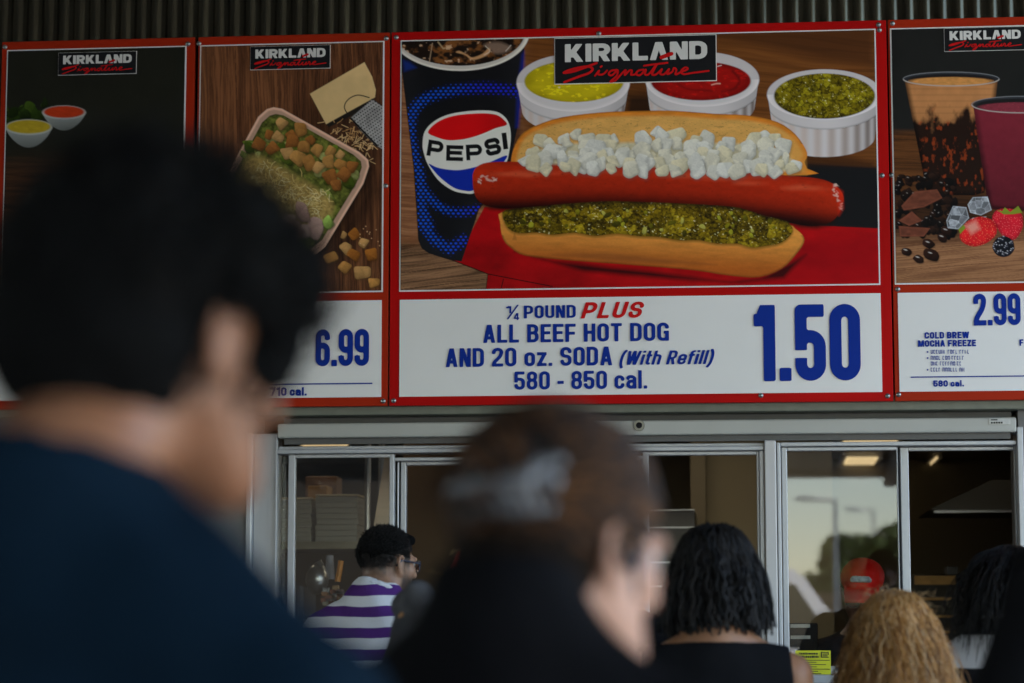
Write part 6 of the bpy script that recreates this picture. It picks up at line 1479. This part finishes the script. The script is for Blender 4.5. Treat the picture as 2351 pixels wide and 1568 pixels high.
# 7. woman with long curly copper-blond hair
po = Person('woman with long frizzy copper blond hair', P(2056, 1478, -9+6.4), R(-4), hy=R(-4), hp=R(4), S=1.0, B=.95)
po.body(skin('light_skin', (.5, .3, .22)), h=.010, female=True); po.top(cloth('dark_green_top', (.03, .035, .03)), fold=.004); po.trousers()
hb = po.cap_hair([((0, -.03, .045), (.090, .108, .093), .02), ((0, -.07, -.06), (.082, .052, .10), .05), ((0, -.085, -.17), (.088, .048, .14), .05)], mat('copper_hair_base', (.14, .06, .016), .7, noise=.4, nscale=40), fold=.006, freq=50, subs=[((0, .14, -.05), (.092, .11, .13), .008)])
r_, n_ = po.scalp(6500, 15, lambda p: (p[:, 2] > -.055) & ~((p[:, 1] > .045) & (p[:, 2] < .075)), (.091, .108, .094), (0, -.03, .045)); rs = np.random.RandomState(16); m_ = len(r_)
wv = rs.normal(size=r_.shape)*.05; ph = rs.uniform(0, 6.28, m_); fq = rs.uniform(30, 52, m_); am = rs.uniform(.5, 1.4, m_)
# clumps: neighbouring strands share a phase
cl_ = (np.floor(r_[:, 0]*45)*7.1+np.floor(r_[:, 2]*40)*3.7+np.floor(r_[:, 1]*40)*5.3); ph = np.where(rs.rand(m_) < .75, (cl_*2.39) % 6.28+rs.normal(0, .25, m_), ph); fq = np.where(rs.rand(m_) < .75, 34+(cl_*1.7) % 13, fq)
def curly(p, d, t):
    out = np.stack([p[:, 0], p[:, 1]*.8-.0, 0*p[:, 0]], 1); out /= np.linalg.norm(out, axis=1)[:, None]+1e-6
    g = np.array([0, -.05, -1.0])*(.5+.6*t) + out*(.16*(1-t)**1.3+.03)
    q = g+wv+np.stack([np.cos(ph+fq*t), np.sin(ph+fq*t)*.6, 0*ph], 1)*(am*(.2+.45*t))[:, None]
    return push_out(p, q, t, (0, -.03, .04), (.093, .108, .098))
po.strands(r_, n_, curly, 30, rs.uniform(.34, .54, m_), .00092, island_mat('copper_strands', [(.08, .03, .006), (.26, .11, .022), (.44, .20, .045), (.60, .31, .09), (.75, .54, .30)], .36, .5), hb, 'curls')
r_, n_ = po.scalp(160, 19, lambda p: p[:, 2] > -.05, (.092, .109, .095), (0, -.03, .045)); wf = rs.normal(size=r_.shape); pf = rs.uniform(0, 6, 160)
po.strands(r_, n_, lambda p, d, t: n_*.6*(1-t)+wf*.22+np.array([0, -.1, -.9*t])+np.stack([np.cos(pf+t*9), 0*pf, np.sin(pf+t*9)], 1)*.5, 14, rs.uniform(.04, .11, 160), .0005, island_mat('fair_flyaways', [(.3, .16, .05), (.6, .42, .22)], .4), hb, 'flyaways')

# 8. person with long black hair in a grey jacket with black stripes
pg = Person('person with long straight black hair in a grey jacket with black stripes', P(2322, 1368, -9+6.9), R(-8), hy=R(6), hp=R(5), S=1.0, B=1.06, sh_drop=-.08, slope=.06)
pg.body(skin('olive_skin', (.34, .2, .13)), h=.010, female=True)
pg.top(stripe_mat('striped_grey_jacket', (.42, .42, .44), (.012, .012, .014), .135, .34, .35), 'jacket', sleeve=.9, fold=.006, seed=12, infl=.022, neck_z=.085, neck_r=.06)
pg.trousers()
hb = pg.cap_hair([((0, -.03, .045), (.096, .110, .094), .02), ((-.01, -.06, -.04), (.095, .055, .09), .04)], M_HAIRBASE, fold=.003, subs=[((0, .14, -.05), (.092, .11, .13), .008)])
r_, n_ = pg.scalp(1500, 25, lambda p: (p[:, 2] > -.05) & ~((p[:, 1] > .05) & (p[:, 2] < .08)), (.096, .110, .095), (0, -.03, .045)); rs = np.random.RandomState(26); wv = rs.normal(size=r_.shape)*.10
def straight(p, d, t):
    out = np.stack([p[:, 0], p[:, 1], 0*p[:, 0]], 1); out /= np.linalg.norm(out, axis=1)[:, None]+1e-6
    return push_out(p, np.array([-.06, -.05, -1.0])*(.3+.8*t)+out*(.6*(1-t)**2)+wv, t, (0, -.03, .04), (.097, .111, .098))
pg.strands(r_, n_, straight, 14, rs.uniform(.13, .21, len(r_)), .0016, M_SH, hb, 'strands')

# 9. large figure in a black t-shirt at the right edge, nearer to the camera
pr = Person('big person in a black t-shirt at the right edge, bare arm below the sleeve', P(2685, 985, -9+4.3), R(6), hy=R(4), S=1.05, B=1.15)
pr.arms = {-1: {'el': (-.30, -.05, pr.shz-.31), 'wr': (-.25, .14, pr.shz-.50)}}
pr.body(skin('arm_skin', (.26, .13, .09)), h=.010); pr.top(cloth('black_tee', (.006, .006, .007)), sleeve=.23, fold=.006, seed=21, infl=.03); pr.trousers()
pr.cap_hair([((0, -.02, .042), (.086, .104, .094), .02)], M_HAIRBASE, subs=[((0, .13, -.03), (.088, .095, .11), .008)])

# 10. kitchen worker in a red cap behind the glass, facing out
pc = Person('kitchen worker in a red cap and dark uniform behind the window glass', P(1985, 1352, .95), R(180+8), hy=R(-14), hp=R(22), S=1.0, B=1.0)
pc.body(skin('worker_skin', (.22, .11, .07)), h=.008)
pc.top(cloth('dark_uniform', (.02, .02, .022)), 'uniform', sleeve=.23, fold=.004, seed=31); pc.trousers()
pc.cap_hair([((0, -.03, .0), (.080, .085, .08), .02)], M_HAIRBASE, subs=[((0, .12, -.03), (.088, .095, .11), .008), ((0, -.02, .11), (.12, .14, .07), .004)])
M_CAP = cloth('red_cap_cotton', (.60, .012, .008), rough=.7)
hb = pc.cap_hair([((0, -.012, .060), (.088, .104, .076), .01)], M_CAP, name='cap', fold=.0015, freq=30, cuts=[((0, .12, -1), -.028)], h=.005)
vb = Blob()
for k in range(17):
    x = -.064+k*.008; y1 = .165-(x/.07)**2*.045; vb.cap(pc.H(x, .075-(abs(x)/.07)**2*.03, .044), pc.H(x*.95, y1, .026-(x/.07)**2*.02), .0085, .0055, .010)
V, F = vb.mesh(.0045); link('cap_brim', mesh_np('cap_brim', V, F), M_CAP, hb, True, False)
pq = Blob(); pq.cap(pc.H(-.034, .088, .085), pc.H(.034, .088, .088), .010, .010, .006); pq.cap(pc.H(-.03, .086, .095), pc.H(.03, .086, .098), .006, .006, .006); V, F = pq.mesh(.004)
link('cap_badge', mesh_np('cap_badge', V, F), mat('badge_thread', (.34, .38, .38), .7, noise=.4, nscale=90), hb, True, False)
glasses(pc, M_FRAME)
